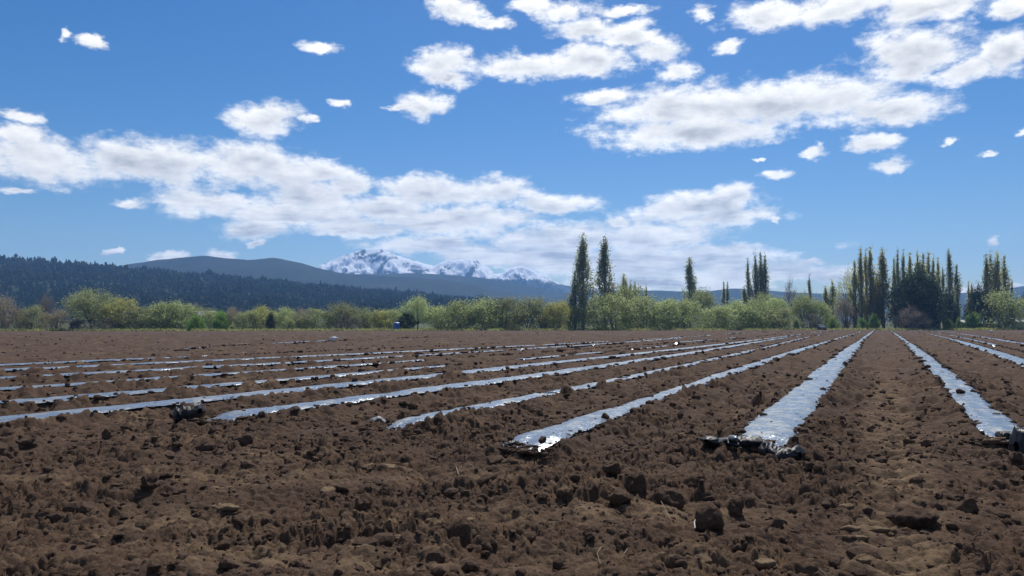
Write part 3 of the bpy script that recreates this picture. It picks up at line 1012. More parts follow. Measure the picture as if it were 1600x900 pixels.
# the hedgerow along the far edge of the field, from left to right
G_H = 'shrubs of the hedgerow along the field edge'
H = [
    ('willow_shrub', 'wispy', 'tan', 4, 468, 34, 4, 'tall tan leafless willow shrub at the left end of the hedgerow'),
    ('willow_shrub', 'wispy', 'tan', 28, 482, 34, 5, 'low tan shrub right beside the tall leafless one at the left end'),
    ('willow_shrub', 'wispy', 'olive', 50, 480, 44, 4, 'olive topped tan shrub in front of the grey bare tree'),
    ('bare_tree', 'bare', 'brown', 72, 463, 28, 12, 'grey bare tree rising over tan shrubs near the left edge'),
    ('willow_shrub', 'wispy', 'tan', 90, 486, 40, 4, 'tan shrub between the grey bare tree and the big spreading tree'),
    ('reed_clump', 'dense', 'brown', 122, 501, 26, 1, 'low reddish brown reed clump left under the big spreading tree'),
    ('spreading_tree', 'tree', 'olive', 141, 455, 76, 5, 'big spreading yellow green tree with dark trunk, tallest in the left hedgerow'),
    ('willow_shrub', 'shrub', 'yellow', 186, 470, 54, 6, 'yellow green shrub touching the big spreading tree on its right side'),
    ('willow_shrub', 'wispy', 'brown', 165, 498, 44, 2, 'low dark brown thicket under the yellow green shrub by the spreading tree'),
    ('willow_shrub', 'shrub', 'olive', 215, 482, 52, 5, 'dull green shrub, second right of the big spreading tree'),
    ('willow_shrub', 'shrub', 'willow', 247, 476, 58, 6, 'pale green rounded willow, third right of the big spreading tree'),
    ('willow_shrub', 'shrub', 'willow', 276, 476, 52, 7, 'pale green willow, fourth right of the big spreading tree'),
    ('willow_shrub', 'wispy', 'olive', 301, 479, 44, 9, 'thin olive willow behind the low bright green bush'),
    ('green_bush', 'dense', 'bright', 307, 494, 27, 1.5, 'low bright green bush with dark base, left of the white roofed house'),
    ('willow_shrub', 'shrub', 'willow', 330, 487, 34, 10, 'small pale shrub right below the white roofed house'),
    ('green_bush', 'dense', 'bright', 344, 489, 33, 3, 'dark green round bush just right of the white roofed house'),
    ('green_bush', 'dense', 'willow', 364, 508, 12, 0.8, 'tiny light green bush at the foot of the dark round bush'),
    ('willow_shrub', 'wispy', 'tan', 364, 483, 28, 6, 'narrow tan shrub between dark round bush and pale willows'),
    ('willow_shrub', 'shrub', 'willow', 390, 487, 46, 5, 'pale green willow left of the small black green evergreen'),
    ('willow_shrub', 'shrub', 'yellow', 410, 482, 40, 8, 'yellowish willow behind the small black green evergreen'),
    ('evergreen_bush', 'dense', 'dark', 423, 490, 16, 2, 'small black green evergreen bush standing upright against pale willows'),
    ('willow_shrub', 'shrub', 'willow', 446, 483, 42, 6, 'pale green willow, first right of the small black green evergreen'),
    ('willow_shrub', 'wispy', 'tan', 470, 484, 40, 6, 'tan twiggy willow, second right of the small black green evergreen'),
    ('willow_shrub', 'shrub', 'willow', 497, 485, 44, 4, 'light green willow left of the wide grey olive tree'),
    ('olive_tree', 'tree', 'olive', 534, 475, 66, 7, 'wide grey olive tree midway between the small evergreen and blue tank'),
    ('willow_shrub', 'wispy', 'brown', 545, 496, 40, 3, 'low brown thicket at the foot of the wide grey olive tree'),
    ('willow_shrub', 'wispy', 'olive', 573, 484, 42, 5, 'olive shrub right of the wide grey olive tree'),
    ('willow_shrub', 'shrub', 'yellow', 597, 488, 38, 5, 'yellow green shrub left of the blue tank'),
    ('willow_shrub', 'shrub', 'willow', 615, 486, 36, 8, 'pale willow standing right behind the blue tank'),
    ('evergreen_bush', 'dense', 'dark', 635, 491, 27, 2.5, 'dark green bush touching the right side of the blue tank'),
    ('olive_tree', 'tree', 'willow', 653, 469, 56, 7, 'round grey green tree with forked trunk behind the dark bush by the tank'),
    ('willow_shrub', 'shrub', 'willow', 688, 480, 58, 4, 'low pale willow, first right of the forked tree near the tank'),
    ('willow_shrub', 'shrub', 'willow', 722, 474, 62, 5, 'pale green willow, second right of the forked tree near the tank'),
    ('willow_shrub', 'shrub', 'willow', 756, 469, 60, 7, 'tall pale green willow, third right of the forked tree near the tank'),
    ('willow_shrub', 'shrub', 'olive', 790, 470, 60, 5, 'dull green willow, fourth right of the forked tree near the tank'),
    ('willow_shrub', 'shrub', 'olive', 829, 470, 62, 6, 'dark willow, second left of the tallest poplar'),
    ('willow_shrub', 'shrub', 'yellow', 868, 474, 44, 4, 'yellow green willow just left of the tallest poplar'),
    ('willow_shrub', 'wispy', 'olive', 890, 468, 40, 9, 'thin grey willow behind the foot of the tallest poplar'),
    ('green_bush', 'dense', 'olive', 848, 503, 16, 1, 'low dark bush at the field edge below the yellow green willow'),
    ('willow_shrub', 'shrub', 'willow', 953, 463, 78, 4, 'large round yellow green willow just right of the tallest poplar'),
    ('willow_shrub', 'shrub', 'willow', 975, 452, 66, 22, 'tall willow behind the large round one, below four small poplars'),
    ('willow_shrub', 'shrub', 'willow', 1006, 466, 62, 6, 'pale green willow, first right of the large round one'),
    ('willow_shrub', 'shrub', 'willow', 1040, 471, 58, 5, 'pale green willow, second right of the large round one'),
    ('willow_shrub', 'shrub', 'willow', 1071, 473, 52, 7, 'pale green willow right below the lone poplar'),
    ('willow_shrub', 'shrub', 'olive', 1098, 457, 42, 25, 'taller dull willow set back just right of the lone poplar'),
    ('willow_shrub', 'shrub', 'willow', 1121, 480, 54, 4, 'low willow below the pair of tiny thin poplars'),
    ('willow_shrub', 'shrub', 'willow', 1151, 474, 60, 6, 'pale willow just left below the dark poplar cluster'),
    ('willow_shrub', 'shrub', 'willow', 1182, 471, 58, 6, 'pale willow straight below the dark poplar cluster'),
    ('willow_shrub', 'shrub', 'willow', 1199, 463, 40, 24, 'willow set back behind the foot of the dark poplar cluster'),
    ('willow_shrub', 'shrub', 'olive', 1221, 485, 50, 3, 'low rounded grey green shrub in front, below the bare round tree'),
    ('willow_shrub', 'shrub', 'willow', 1214, 469, 40, 14, 'green willow behind the low shrub below the bare round tree'),
    ('bare_tree', 'bare', 'brown', 1234, 441, 28, 45, 'small bare round topped tree against the pale horizon cloud'),
    ('willow_shrub', 'tree', 'willow', 1254, 461, 48, 10, 'arching green willow below the thin leaning poplar'),
    ('willow_shrub', 'shrub', 'willow', 1280, 472, 40, 8, 'dull willow between the leaning poplar and the tall poplar cluster'),
    ('willow_shrub', 'wispy', 'brown', 1268, 492, 34, 5, 'dark twiggy thicket behind the small parked car'),
    ('green_bush', 'dense', 'bright', 1244, 499, 9, 0.8, 'tiny green bush at the field edge under the arching willow'),
    ('budding_tree', 'bare', 'yellow', 1323, 431, 36, 20, 'airy budding yellow tree at the left of the tall poplar cluster'),
    ('willow_shrub', 'wispy', 'brown', 1320, 472, 36, 10, 'brown leafless thicket below the airy budding yellow tree'),
    ('green_bush', 'dense', 'bright', 1302, 499, 20, 1.2, 'bright green bush, leftmost of three at the foot of the tall poplars'),
    ('green_bush', 'dense', 'bright', 1346, 499, 15, 1.2, 'small round bright green bush, middle one at the foot of the tall poplars'),
    ('green_bush', 'dense', 'bright', 1365, 492, 16, 1.2, 'upright bright green bush, tallest of three at the foot of the poplars'),
    ('evergreen_tree', 'evergreen', 'dark', 1433, 430, 80, 7, 'huge dark round evergreen tree among the poplars'),
    ('bare_shrub', 'wispy', 'brown', 1424, 482, 50, 1.5, 'brown leafless shrub in front of the huge dark evergreen'),
    ('green_bush', 'dense', 'olive', 1449, 497, 11, 1.0, 'small olive bush in front of the huge evergreen, beside the leafless shrub'),
    ('green_bush', 'dense', 'bright', 1481, 500, 14, 1.0, 'small green bush right of the huge evergreen at the field edge'),
    ('green_bush', 'dense', 'bright', 1497, 498, 9, 1.5, 'tiny green bush left of the gap between the evergreen masses'),
    ('evergreen_bush', 'dense', 'dark', 1484, 468, 22, 8, 'dark ivy mass round the poplar stems right of the huge evergreen'),
    ('green_bush', 'dense', 'bright', 1519, 491, 22, 5, 'green bush in the gap beside the pale farm shed'),
    ('evergreen_tree', 'dense', 'dark', 1529, 452, 40, 9, 'tall dark evergreen mass left of the right hand poplars'),
    ('willow_shrub', 'shrub', 'willow', 1572, 461, 66, 4, 'big pale green willow at the right edge of the photo'),
    ('evergreen_bush', 'dense', 'dark', 1604, 462, 30, 25, 'dark bush cut by the right edge behind the big pale willow'),
    ('conifer_tree', 'conifer', 'dark', 1582, 438, 14, 30, 'small pointed dark conifer above the big willow at the right edge'),
]
for (nm, kd, lf, px, top, wpx, back, lab) in H:
    catw = 'tree' if nm.endswith('tree') else ('reeds' if nm.startswith('reed') else 'shrub')
    plant(nm, kd, lf, px, top, wpx, back, lab, catw, G_H, trunkname='trunk' if catw == 'tree' else 'stems', bark=M_GREYBARK if lf in ('tan', 'brown') else M_BARK)

G_P = 'lombardy poplars behind the hedgerow'
P = [
    (911, 366, 30, 8, 'poplar', 'poplar', 'tallest poplar, dark column reaching the ground left of the round willow'),
    (898, 424, 16, 10, 'slim_poplar', 'poplar', 'short side poplar leaning against the left of the tallest poplar'),
    (946, 373, 29, 24, 'poplar', 'poplar', 'tall feathery poplar, second tallest, right beside the tallest one'),
    (975, 429, 15, 60, 'poplar', 'poplar_bud', 'small broad poplar just right of the two tall ones'),
    (985, 439, 7, 66, 'slim_poplar', 'poplar_bud', 'tiny thin poplar, second in the small group right of the tall pair'),
    (992, 441, 8, 66, 'slim_poplar', 'poplar_bud', 'tiny thin poplar, third in the small group right of the tall pair'),
    (1010, 446, 6, 70, 'slim_poplar', 'poplar_bud', 'tiny lone poplar spire, farthest right of the small group'),
    (1078, 404, 22, 40, 'poplar', 'poplar', 'lone dark poplar midway between the tall pair and the dark cluster'),
    (1131, 440, 7, 70, 'slim_poplar', 'poplar', 'left one of the pair of tiny thin poplars'),
    (1137, 441, 6, 70, 'slim_poplar', 'poplar', 'right one of the pair of tiny thin poplars'),
    (1163, 447, 11, 45, 'slim_poplar', 'poplar', 'short poplar at the left foot of the dark cluster'),
    (1169, 405, 8, 44, 'slim_poplar', 'poplar', 'thin separate poplar left in the dark cluster'),
    (1181, 398, 11, 42, 'slim_poplar', 'poplar', 'left stem of the three dense dark cluster poplars'),
    (1189, 395, 12, 43, 'slim_poplar', 'poplar', 'middle and tallest stem of the three dense dark cluster poplars'),
    (1196, 399, 11, 42, 'slim_poplar', 'poplar', 'right stem of the three dense dark cluster poplars'),
    (1265, 430, 7, 60, 'slim_poplar', 'poplar', 'thin leaning poplar alone against the pale cloud'),
    (1290, 448, 10, 30, 'slim_poplar', 'poplar_bud', 'short budding poplar with stepped top left of the airy yellow tree'),
    (1301, 438, 10, 30, 'slim_poplar', 'poplar_bud', 'pointed budding poplar just left of the airy yellow tree'),
    (1336, 408, 12, 14, 'slim_poplar', 'poplar_bud', 'flat topped poplar, leftmost of the tall cluster'),
    (1346, 388, 10, 15, 'slim_poplar', 'poplar_bud', 'second poplar from the left in the tall cluster'),
    (1354, 391, 8, 17, 'slim_poplar', 'poplar_bud', 'third, thinnest poplar from the left in the tall cluster'),
    (1361, 388, 12, 15, 'slim_poplar', 'poplar_bud', 'fourth poplar from the left in the tall cluster'),
    (1371, 430, 12, 16, 'slim_poplar', 'poplar_bud', 'short poplar between the fourth and the broad one in the tall cluster'),
    (1380, 389, 19, 14, 'poplar', 'poplar_bud', 'broad poplar left of the huge dark evergreen'),
    (1398, 404, 8, 22, 'slim_poplar', 'poplar', 'first poplar rising behind the left of the huge dark evergreen'),
    (1404, 391, 9, 23, 'slim_poplar', 'poplar', 'second poplar rising behind the huge dark evergreen'),
    (1413, 391, 9, 22, 'slim_poplar', 'poplar', 'third poplar rising behind the huge dark evergreen'),
    (1423, 397, 10, 24, 'slim_poplar', 'poplar_bud', 'fourth poplar rising behind the huge dark evergreen'),
    (1435, 394, 12, 24, 'slim_poplar', 'poplar_bud', 'fifth poplar rising behind the huge dark evergreen'),
    (1444, 397, 10, 22, 'slim_poplar', 'poplar_bud', 'sixth poplar rising behind the huge dark evergreen'),
    (1452, 395, 11, 24, 'slim_poplar', 'poplar_bud', 'seventh poplar rising behind the huge dark evergreen'),
    (1460, 398, 7, 22, 'slim_poplar', 'poplar_bud', 'eighth poplar rising behind the huge dark evergreen'),
    (1467, 404, 8, 23, 'slim_poplar', 'poplar_bud', 'ninth poplar rising behind the right of the huge dark evergreen'),
    (1474, 418, 9, 16, 'slim_poplar', 'poplar', 'shorter poplar just right of the huge dark evergreen'),
    (1484, 391, 14, 13, 'poplar', 'poplar', 'tall poplar right of the huge evergreen with ivy at its foot'),
    (1496, 414, 12, 14, 'slim_poplar', 'poplar', 'shorter poplar left of the gap in the trees'),
    (1514, 440, 5, 60, 'slim_poplar', 'poplar_bud', 'left of two tiny poplars seen through the gap'),
    (1519, 440, 5, 60, 'slim_poplar', 'poplar_bud', 'right of two tiny poplars seen through the gap'),
    (1543, 399, 13, 14, 'slim_poplar', 'poplar', 'dark poplar, leftmost of the group by the right edge'),
    (1549, 396, 11, 16, 'slim_poplar', 'poplar_bud', 'second poplar of the group by the right edge'),
    (1560, 395, 15, 14, 'poplar', 'poplar_bud', 'third, tallest poplar of the group by the right edge'),
    (1571, 400, 12, 16, 'slim_poplar', 'poplar_bud', 'fourth, rightmost poplar of the group by the right edge'),
]
for (px, top, wpx, back, kd, lf, lab) in P:
    plant('poplar_tree', kd, lf, px, top, wpx * (1.15 if lf == 'poplar_bud' else 1.0), back, lab, 'tree', G_P, bark=M_GREYBARK)


# grass along the edge of the field
def build_grass():
    n = 30000
    x = rng.uniform(-150, 175, n)
    off = rng.gamma(1.6, 0.8, n) - 3.0 - 1.2 * np.clip(gnoise(x * 0.15, x * 0), 0, 1)
    y = edge_y(x) + off
    keep = gnoise(x * 0.25, y * 0.25) + 0.4 * gnoise(x * 1.1, y) > -0.22
    x, y = x[keep], y[keep]
    n = len(x)
    hgt = rng.uniform(0.25, 0.7, n) * (1 + 0.6 * gnoise(x * 0.5, y))
    wd = rng.uniform(0.05, 0.14, n)
    a = rng.uniform(0, 6.28, n)
    z = lie(x, y) - 0.04
    lean = rng.normal(size=(n, 2)) * 0.12
    v = np.stack([np.stack([x - np.cos(a) * wd, y - np.sin(a) * wd, z], -1), np.stack([x + np.cos(a) * wd, y + np.sin(a) * wd, z], -1),
                  np.stack([x + lean[:, 0], y + lean[:, 1], z + hgt], -1)], 1).reshape(-1, 3)
    return make_mesh('edge_grass', v, np.arange(n * 3).reshape(n, 3), [LEAF['grass']], smooth=False)


link('edge_grass', build_grass(), label='thin green grass verge along the far edge of the field', cat='grass', kind='stuff')


# ------------------------------------------------------------------ small buildings and the tank at the field edge
def bm_mesh(name, build, mats, smooth=False):
    b_ = bmesh.new()
    build(b_)
    me_ = bpy.data.meshes.new(name)
    b_.to_mesh(me_)
    b_.free()
    for m_ in mats:
        me_.materials.append(m_)
    for q in me_.polygons:
        q.use_smooth = smooth
    return me_


def box(b_, x0, x1, y0, y1, z0, z1):
    vs_ = [b_.verts.new(c) for c in ((x0, y0, z0), (x1, y0, z0), (x1, y1, z0), (x0, y1, z0), (x0, y0, z1), (x1, y0, z1), (x1, y1, z1), (x0, y1, z1))]
    for f in ((3, 2, 1, 0), (4, 5, 6, 7), (0, 1, 5, 4), (1, 2, 6, 5), (2, 3, 7, 6), (3, 0, 4, 7)):
        b_.faces.new([vs_[i] for i in f])


def lathe(b_, prof, seg=20):
    ringv = []
    for (r, z) in prof:
        ringv.append([b_.verts.new((r * math.cos(2 * math.pi * k / seg), r * math.sin(2 * math.pi * k / seg), z)) for k in range(seg)])
    for a, c in zip(ringv, ringv[1:]):
        for k in range(seg):
            b_.faces.new((a[k], a[(k + 1) % seg], c[(k + 1) % seg], c[k]))
    b_.faces.new(ringv[0][::-1])
    b_.faces.new(ringv[-1])


M_BLUE = flat_mat('blue_plastic', (0.030, 0.105, 0.36), (0.045, 0.14, 0.43), 2.0, 0.45, True, 0.4)
M_LID = flat_mat('pale_blue_plastic', (0.16, 0.30, 0.50), (0.22, 0.36, 0.56), 2.0, 0.4)
M_ROOF = flat_mat('pale_sheet_roof', (0.55, 0.54, 0.55), (0.72, 0.71, 0.72), 1.0, 0.5)
M_WALL = flat_mat('pale_board_wall', (0.30, 0.26, 0.22), (0.40, 0.36, 0.31), 1.0, 0.85)
M_DARKP = flat_mat('dark_opening', (0.02, 0.022, 0.026), (0.03, 0.033, 0.04), 1.0, 0.3)

tp = Vector(((620 - CX) / F * 170.5, 170.5, float(lie(0, 170.5))))
tank = empty('water_tank', (tp.x, tp.y, tp.z - 0.05), 'upright blue plastic tank at the field edge in front of willows', 'tank')
ts = tp.y / F
R0, H0 = 5.0 * ts, 13.5 * ts
link('body', bm_mesh('tank_body', lambda b_: lathe(b_, [(R0 * .96, 0), (R0, .05 * H0), (R0, .28 * H0), (R0 * 1.04, .30 * H0), (R0 * 1.04, .33 * H0), (R0, .35 * H0), (R0, .6 * H0),
     (R0 * 1.04, .62 * H0), (R0 * 1.04, .65 * H0), (R0, .67 * H0), (R0, .88 * H0)]), [M_BLUE]), tank)
link('lid', bm_mesh('tank_lid', lambda b_: lathe(b_, [(R0 * 1.05, .881 * H0), (R0 * 1.05, .92 * H0), (R0 * .8, .97 * H0), (R0 * .3, 1.0 * H0)]), [M_LID]), tank)
link('outlet', bm_mesh('tank_outlet', lambda b_: box(b_, R0 * .6, R0 * 1.35, -.12, .12, .12 * H0, .22 * H0), [M_LID]), tank)


def house(px, y, wid, depth_, wall_z, roof_z, rz, label, base=None, name='farm_house'):
    x = (px - CX) / F * y
    z0 = float(lie(x, y)) if base is None else base
    e = empty(name, (x, y, z0), label, 'house' if 'house' in name else 'shed', rz=rz)
    w2, d2 = wid / 2, depth_ / 2

    def walls(b_):
        box(b_, -w2, w2, -d2, d2, -0.5, wall_z)
        for yy in (-d2, d2):
            pass
        g = [b_.verts.new(c) for c in ((-w2, -d2, wall_z + .002), (w2, -d2, wall_z + .002), (0, -d2, roof_z), (-w2, d2, wall_z + .002), (w2, d2, wall_z + .002), (0, d2, roof_z))]
        b_.faces.new((g[0], g[1], g[2]))
        b_.faces.new((g[5], g[4], g[3]))
    link('wall', bm_mesh('house_wall', walls, [M_WALL]), e)

    def roof(b_):
        o = 0.35
        k = (roof_z - wall_z) / w2
        for sx in (-1, 1):
            a = [(0, -d2 - o, roof_z + .05), (sx * (w2 + o), -d2 - o, wall_z - k * o + .05), (sx * (w2 + o), d2 + o, wall_z - k * o + .05), (0, d2 + o, roof_z + .05)]
            up = [(c[0], c[1], c[2] + .12) for c in a]
            lo = [b_.verts.new(c) for c in a]
            hi = [b_.verts.new(c) for c in up]
            b_.faces.new(hi if sx > 0 else hi[::-1])
            b_.faces.new(lo[::-1] if sx > 0 else lo)
            for i in range(4):
                b_.faces.new((lo[i], lo[(i + 1) % 4], hi[(i + 1) % 4], hi[i]))
        bmesh.ops.recalc_face_normals(b_, faces=b_.faces)
    link('roof', bm_mesh('house_roof', roof, [M_ROOF]), e)
    link('door', bm_mesh('house_door', lambda b_: box(b_, -.5, .5, -d2 - .05, -d2 - .004, 0, 2.0), [M_DARKP]), e)
    link('window', bm_mesh('house_window', lambda b_: box(b_, w2 * .4, w2 * .4 + 1.0, -d2 - .05, -d2 - .004, .9, 1.9), [M_DARKP]), e)
    return e


house(322, 330, 5.0, 7.0, 2.4 + 1.2, 6.3, math.radians(-50), 'small white roofed house peeking over the hedgerow at left')
house(1512, 206, 7.0, 4.0, 1.5, 2.3, math.radians(80), 'low pale farm shed in the gap between the evergreens', name='farm_shed')
house(1589, 215, 5.0, 4.0, 2.0, 3.0, math.radians(70), 'pale roofed shed half hidden behind the willow at the right edge', name='farm_shed')

# a small car parked end-on at the far end of the rows
tp = Vector(((1281 - CX) / F * 183.0, 180.0, 0))
car = empty('parked_car', (tp.x, tp.y + 3.2, float(lie(tp.x, tp.y + 3.2)) - 0.02), 'small grey car with glinting roof parked end-on at the far end of the rows', 'car', rz=math.radians(97))
M_CARW = flat_mat('grey_car_paint', (0.10, 0.11, 0.13), (0.13, 0.14, 0.16), 1.0, 0.25)
M_CARR = flat_mat('car_roof_glint', (0.55, 0.57, 0.6), (0.62, 0.64, 0.66), 1.0, 0.25)  # bright glint on the roof, put into its colour
M_TYRE = flat_mat('tyre_rubber', (0.012, 0.012, 0.013), (0.02, 0.02, 0.021), 4.0, 0.8)


def carbody(b_):
    side = [(-1.95, .35), (-1.95, .75), (-1.15, .85), (-.55, 1.32), (.75, 1.36), (1.45, .95), (1.95, .88), (2.0, .35)]
    a = [b_.verts.new((x, -.8, z)) for x, z in side]
    c = [b_.verts.new((x, .8, z)) for x, z in side]
    b_.faces.new(a)
    b_.faces.new(c[::-1])
    for i in range(len(side)):
        j = (i + 1) % len(side)
        b_.faces.new((a[j], a[i], c[i], c[j]))
    bmesh.ops.bevel(b_, geom=list(b_.edges), offset=.06, segments=2, affect='EDGES')


link('body', bm_mesh('car_body', carbody, [M_CARW]), car)
link('roof', bm_mesh('car_roof', lambda b_: box(b_, -.5, .72, -.72, .72, 1.33, 1.40), [M_CARR]), car)
link('window', bm_mesh('car_window', lambda b_: box(b_, -.55, .95, -.815, .815, .92, 1.22), [M_DARKP]), car)
for wx in (-1.25, 1.25):
    for wy in (-.72, .72):
        wme = bm_mesh('car_wheel', lambda b_: lathe(b_, [(.2, -.1), (.32, -.09), (.32, .09), (.2, .1)], 14), [M_TYRE])
        wo = link('wheel', wme, car)
        wo.location = (wx, wy, .32)
        wo.rotation_euler = (math.pi / 2, 0, 0)


# ------------------------------------------------------------------ the rows of plastic film
def film_mesh(r, seed):
    ss = [r.s0 + 0.02]
    while ss[-1] < r.s1:
        k = ss[-1]
        ss.append(k + (0.055 if k < 16 else 0.055 + (k - 16) * 0.006))
    s = np.array(ss)
    w_ = row_w(r, s)
    fade = np.clip((s - r.s0) / 0.05, 0, 1)
    nl = 15
    u = np.linspace(-1, 1, nl)
    S, U = np.meshgrid(s, u, indexing='ij')
    W = w_[:, None]
    edge = 0.05 * gnoise(S * 2.7 + seed, np.sign(U) * 3 + seed) + 0.02 * gnoise(S * 9.1, np.sign(U) * 7 + seed)
    D = U * (W * 0.88 + 0.05) + edge * np.abs(U) ** 2
    T_ = row_t(r, S) + D
    x, y = S * RS + T_ * RC, S * RC - T_ * RS
    near = np.clip(1 - (S - 20) / 30, 0.25, 1)
    rp = np.clip((S - r.s0 + 0.35) / 1.1, 0, 1)
    rp = rp * rp * (3 - 2 * rp)
    z = lie(x, y) + bed_profile(D) * rp + 0.012 + 0.016 * np.clip((S - 16) / 20, 0, 1)
    z -= 0.015 * np.clip((0.16 + 0.20 * gnoise(D * 6 + seed, D * 0 + 1.5) - (S - r.s0)) / 0.30, 0, 1)   # the ragged end is tucked in
    # wrinkles across the bed where the film slackens, long creases where it is stretched
    slack = np.clip(0.6 + 1.4 * gnoise(S / 1.6 + seed, S * 0 + 2.5), 0.1, 1.5)
    z += near * slack * 0.015 * gnoise(S / 0.16 + seed + D * 2.0, D / 0.5) + near * slack * 0.007 * gnoise(S / 0.07 + seed, D / 0.25 + 5)
    z += near * 0.022 * gnoise(S / 0.9 + seed * 2, D / 0.15 + S * 0.4)
    z -= 0.012 * np.clip((np.abs(U) - 0.80) / 0.20, 0, 1)          # the edges are dug in
    z -= 0.25 * np.clip((0.04 - W) / 0.04, 0, 1)                          # buried stretches
    v = np.stack([x, y, z], -1).reshape(-1, 3)
    return make_mesh('film', v, grid_faces(len(s), nl)[:, ::-1], [M_FILM])


def crumple(name, path, rad, hgt, seed, m_, rough=0.45):
    """a bunched length of film lying along a path on the soil"""
    g = np.random.default_rng(seed)
    n, k = 46, 26
    P_ = np.array([tuple(q) for q in path])
    tpar = np.linspace(0, 1, n)
    seg = np.linspace(0, 1, len(P_))
    cx = np.stack([np.interp(tpar, seg, P_[:, i]) for i in range(3)], -1)
    d = np.gradient(cx, axis=0)
    d /= np.linalg.norm(d, axis=1)[:, None]
    side = np.stack([d[:, 1], -d[:, 0], np.zeros(n)], -1)
    side /= np.linalg.norm(side, axis=1)[:, None]
    an = np.linspace(0, 2 * np.pi, k, endpoint=False)
    A, Tt = np.meshgrid(an, tpar)
    taper = np.clip(np.minimum(Tt / 0.12, (1 - Tt) / 0.12), 0.08, 1) ** 0.5
    per_ = np.cos(A) * 1.3 + 7
    qer_ = np.sin(A) * 1.3
    rr = 1 + rough * gnoise(Tt * 5 + seed + qer_, per_) + rough * 0.9 * (0.3 - np.abs(gnoise(Tt * 11 + qer_ * 1.5 + seed, per_ * 2.5 + Tt * 3))) * 2
    V = cx[:, None, :] + side[:, None, :] * (np.cos(A) * rr * rad * taper)[..., None]
    V[..., 2] += np.sin(A) * rr * hgt * taper
    i = np.arange(n * k).reshape(n, k)
    f = np.stack([i[:-1], np.roll(i, -1, 1)[:-1], np.roll(i, -1, 1)[1:], i[1:]], -1).reshape(-1, 4)
    return make_mesh(name, V.reshape(-1, 3), f, [m_], smooth=True)


ROWLABEL = {
    'A': 'wide silver film strip ending in a black crumpled bundle, running up to the right',
    'B': 'wide silver film strip cut by the right edge of the photo near its black end',
    'C': 'silver film strip starting crumpled low in the middle of the photo, partly under soil',
    'D': 'narrow patchy silver film strip starting left of the middle with a grey folded tip',
    'E': 'long silver film strip starting at a black open end at left',
    'F': 'long silver film strip, nearest one reaching the left edge of the photo',
    'G': 'broken silver film strip, second nearest at the left edge of the photo',
    'H': 'broken silver film strip, third nearest at the left edge of the photo',
    'I': 'thin silver film strip, fourth nearest at the left edge of the photo',
    'J': 'thin silver film strip, fifth nearest at the left edge of the photo',
    'K': 'short thin silver film strip, farthest one reaching the left edge',
    'Q': 'nearly buried film strip far out at left, showing as three short bits',
    'L': 'silver film strip first right of the one with the clod, cut by the right edge',
    'O': 'faint thin film strip, second from the top at the right edge',
    'N': 'thin silver film strip, topmost one reaching the right edge of the photo',
}
films = {}
for n_, (key, r) in enumerate(rows.items()):
    films[key] = link('mulch_film', film_mesh(r, 3.7 * n_ + 1.3), label=ROWLABEL[key], cat='plastic film', group='rows of silver mulch film')


def gz(x, y):
    z, _, _ = soil_height(np.array([x], float), np.array([y], float), np.array([0.015]))
    return float(z[0] + lie(x, y))


def on(px, py):
    q = at(px, py, 0.02)
    return Vector((q.x, q.y, gz(q.x, q.y)))


def bunch(key, pix, rad, hgt, seed, m_, lift=0.09, name='bunched_end', label=None):
    pts = []
    for (a, b_) in pix:
        q = on(a, b_)
        pts.append((q.x, q.y, q.z + lift))
    o = link(name, crumple(name, pts, rad, hgt, seed, m_), films[key])
    if label:
        o['label'] = label
    return o


bunch('A', [(1104, 704), (1128, 699), (1160, 700), (1195, 704)], 0.13, 0.055, 3, M_BLACK, 0.10, label='black folded film end')
bunch('A', [(1190, 709), (1220, 712), (1250, 717)], 0.14, 0.08, 5, M_BLACK, 0.11, label='black rolled film end')
bunch('A', [(1142, 699), (1150, 711)], 0.03, 0.025, 8, M_FILM, 0.19, name='loose_tab')
bunch('B', [(1555, 690), (1575, 691), (1592, 692)], 0.10, 0.05, 11, M_BLACK, 0.05, label='black folded film end')
bunch('B', [(1588, 706), (1606, 706), (1625, 704)], 0.15, 0.18, 12, M_BLACK, label='black rolled film end')
bunch('E', [(270, 657), (290, 656), (312, 657)], 0.17, 0.13, 14, M_BLACK, 0.13, label='black open film end')
bunch('C', [(782, 702), (795, 701), (806, 702)], 0.06, 0.035, 16, M_BLACK, 0.05)
bunch('D', [(578, 668), (592, 667), (606, 667)], 0.06, 0.025, 18, M_FILM, 0.05)


# ------------------------------------------------------------------ clods
def ico(sub):
    b_ = bmesh.new()
    bmesh.ops.create_icosphere(b_, subdivisions=sub, radius=1.0)
    b_.verts.ensure_lookup_table()
    v = np.array([tuple(q.co) for q in b_.verts])
    f = np.array([[q.index for q in fc.verts] for fc in b_.faces])
    b_.free()
    return v, f


def clod_shape(v, seed, cuts=8, lump=0.16, flat=0.72):
    """a broken lump of earth: cut faces, crumbly corners"""
    g = np.random.default_rng(seed)
    v = v.copy()
    for _ in range(cuts):
        n = g.normal(size=3)
        n /= np.linalg.norm(n)
        d = g.uniform(0.55, 0.88)
        over = np.clip(v @ n - d, 0, None)
        v -= over[:, None] * n[None] * 0.92
    for lam, a in ((1.1, lump), (2.6, lump * 0.6), (6.0, lump * 0.34)):
        k = g.normal(size=(5, 3)) * lam * 1.5
        ph = g.uniform(0, 6.28, 5)
        s = np.sin(v @ k.T + ph).mean(1) * 2
        v *= (1 + a * s)[:, None]
    v *= np.array([g.uniform(0.8, 1.3), g.uniform(0.75, 1.15), flat * g.uniform(0.8, 1.2)])
    return v


V3, F3 = ico(4)
V2, F2 = ico(2)
V1, F1 = ico(1)
CLODM = [make_mesh('clod_form', clod_shape(ico(3)[0], 200 + k), ico(3)[1], [M_CLOD], smooth=False) for k in range(10)]

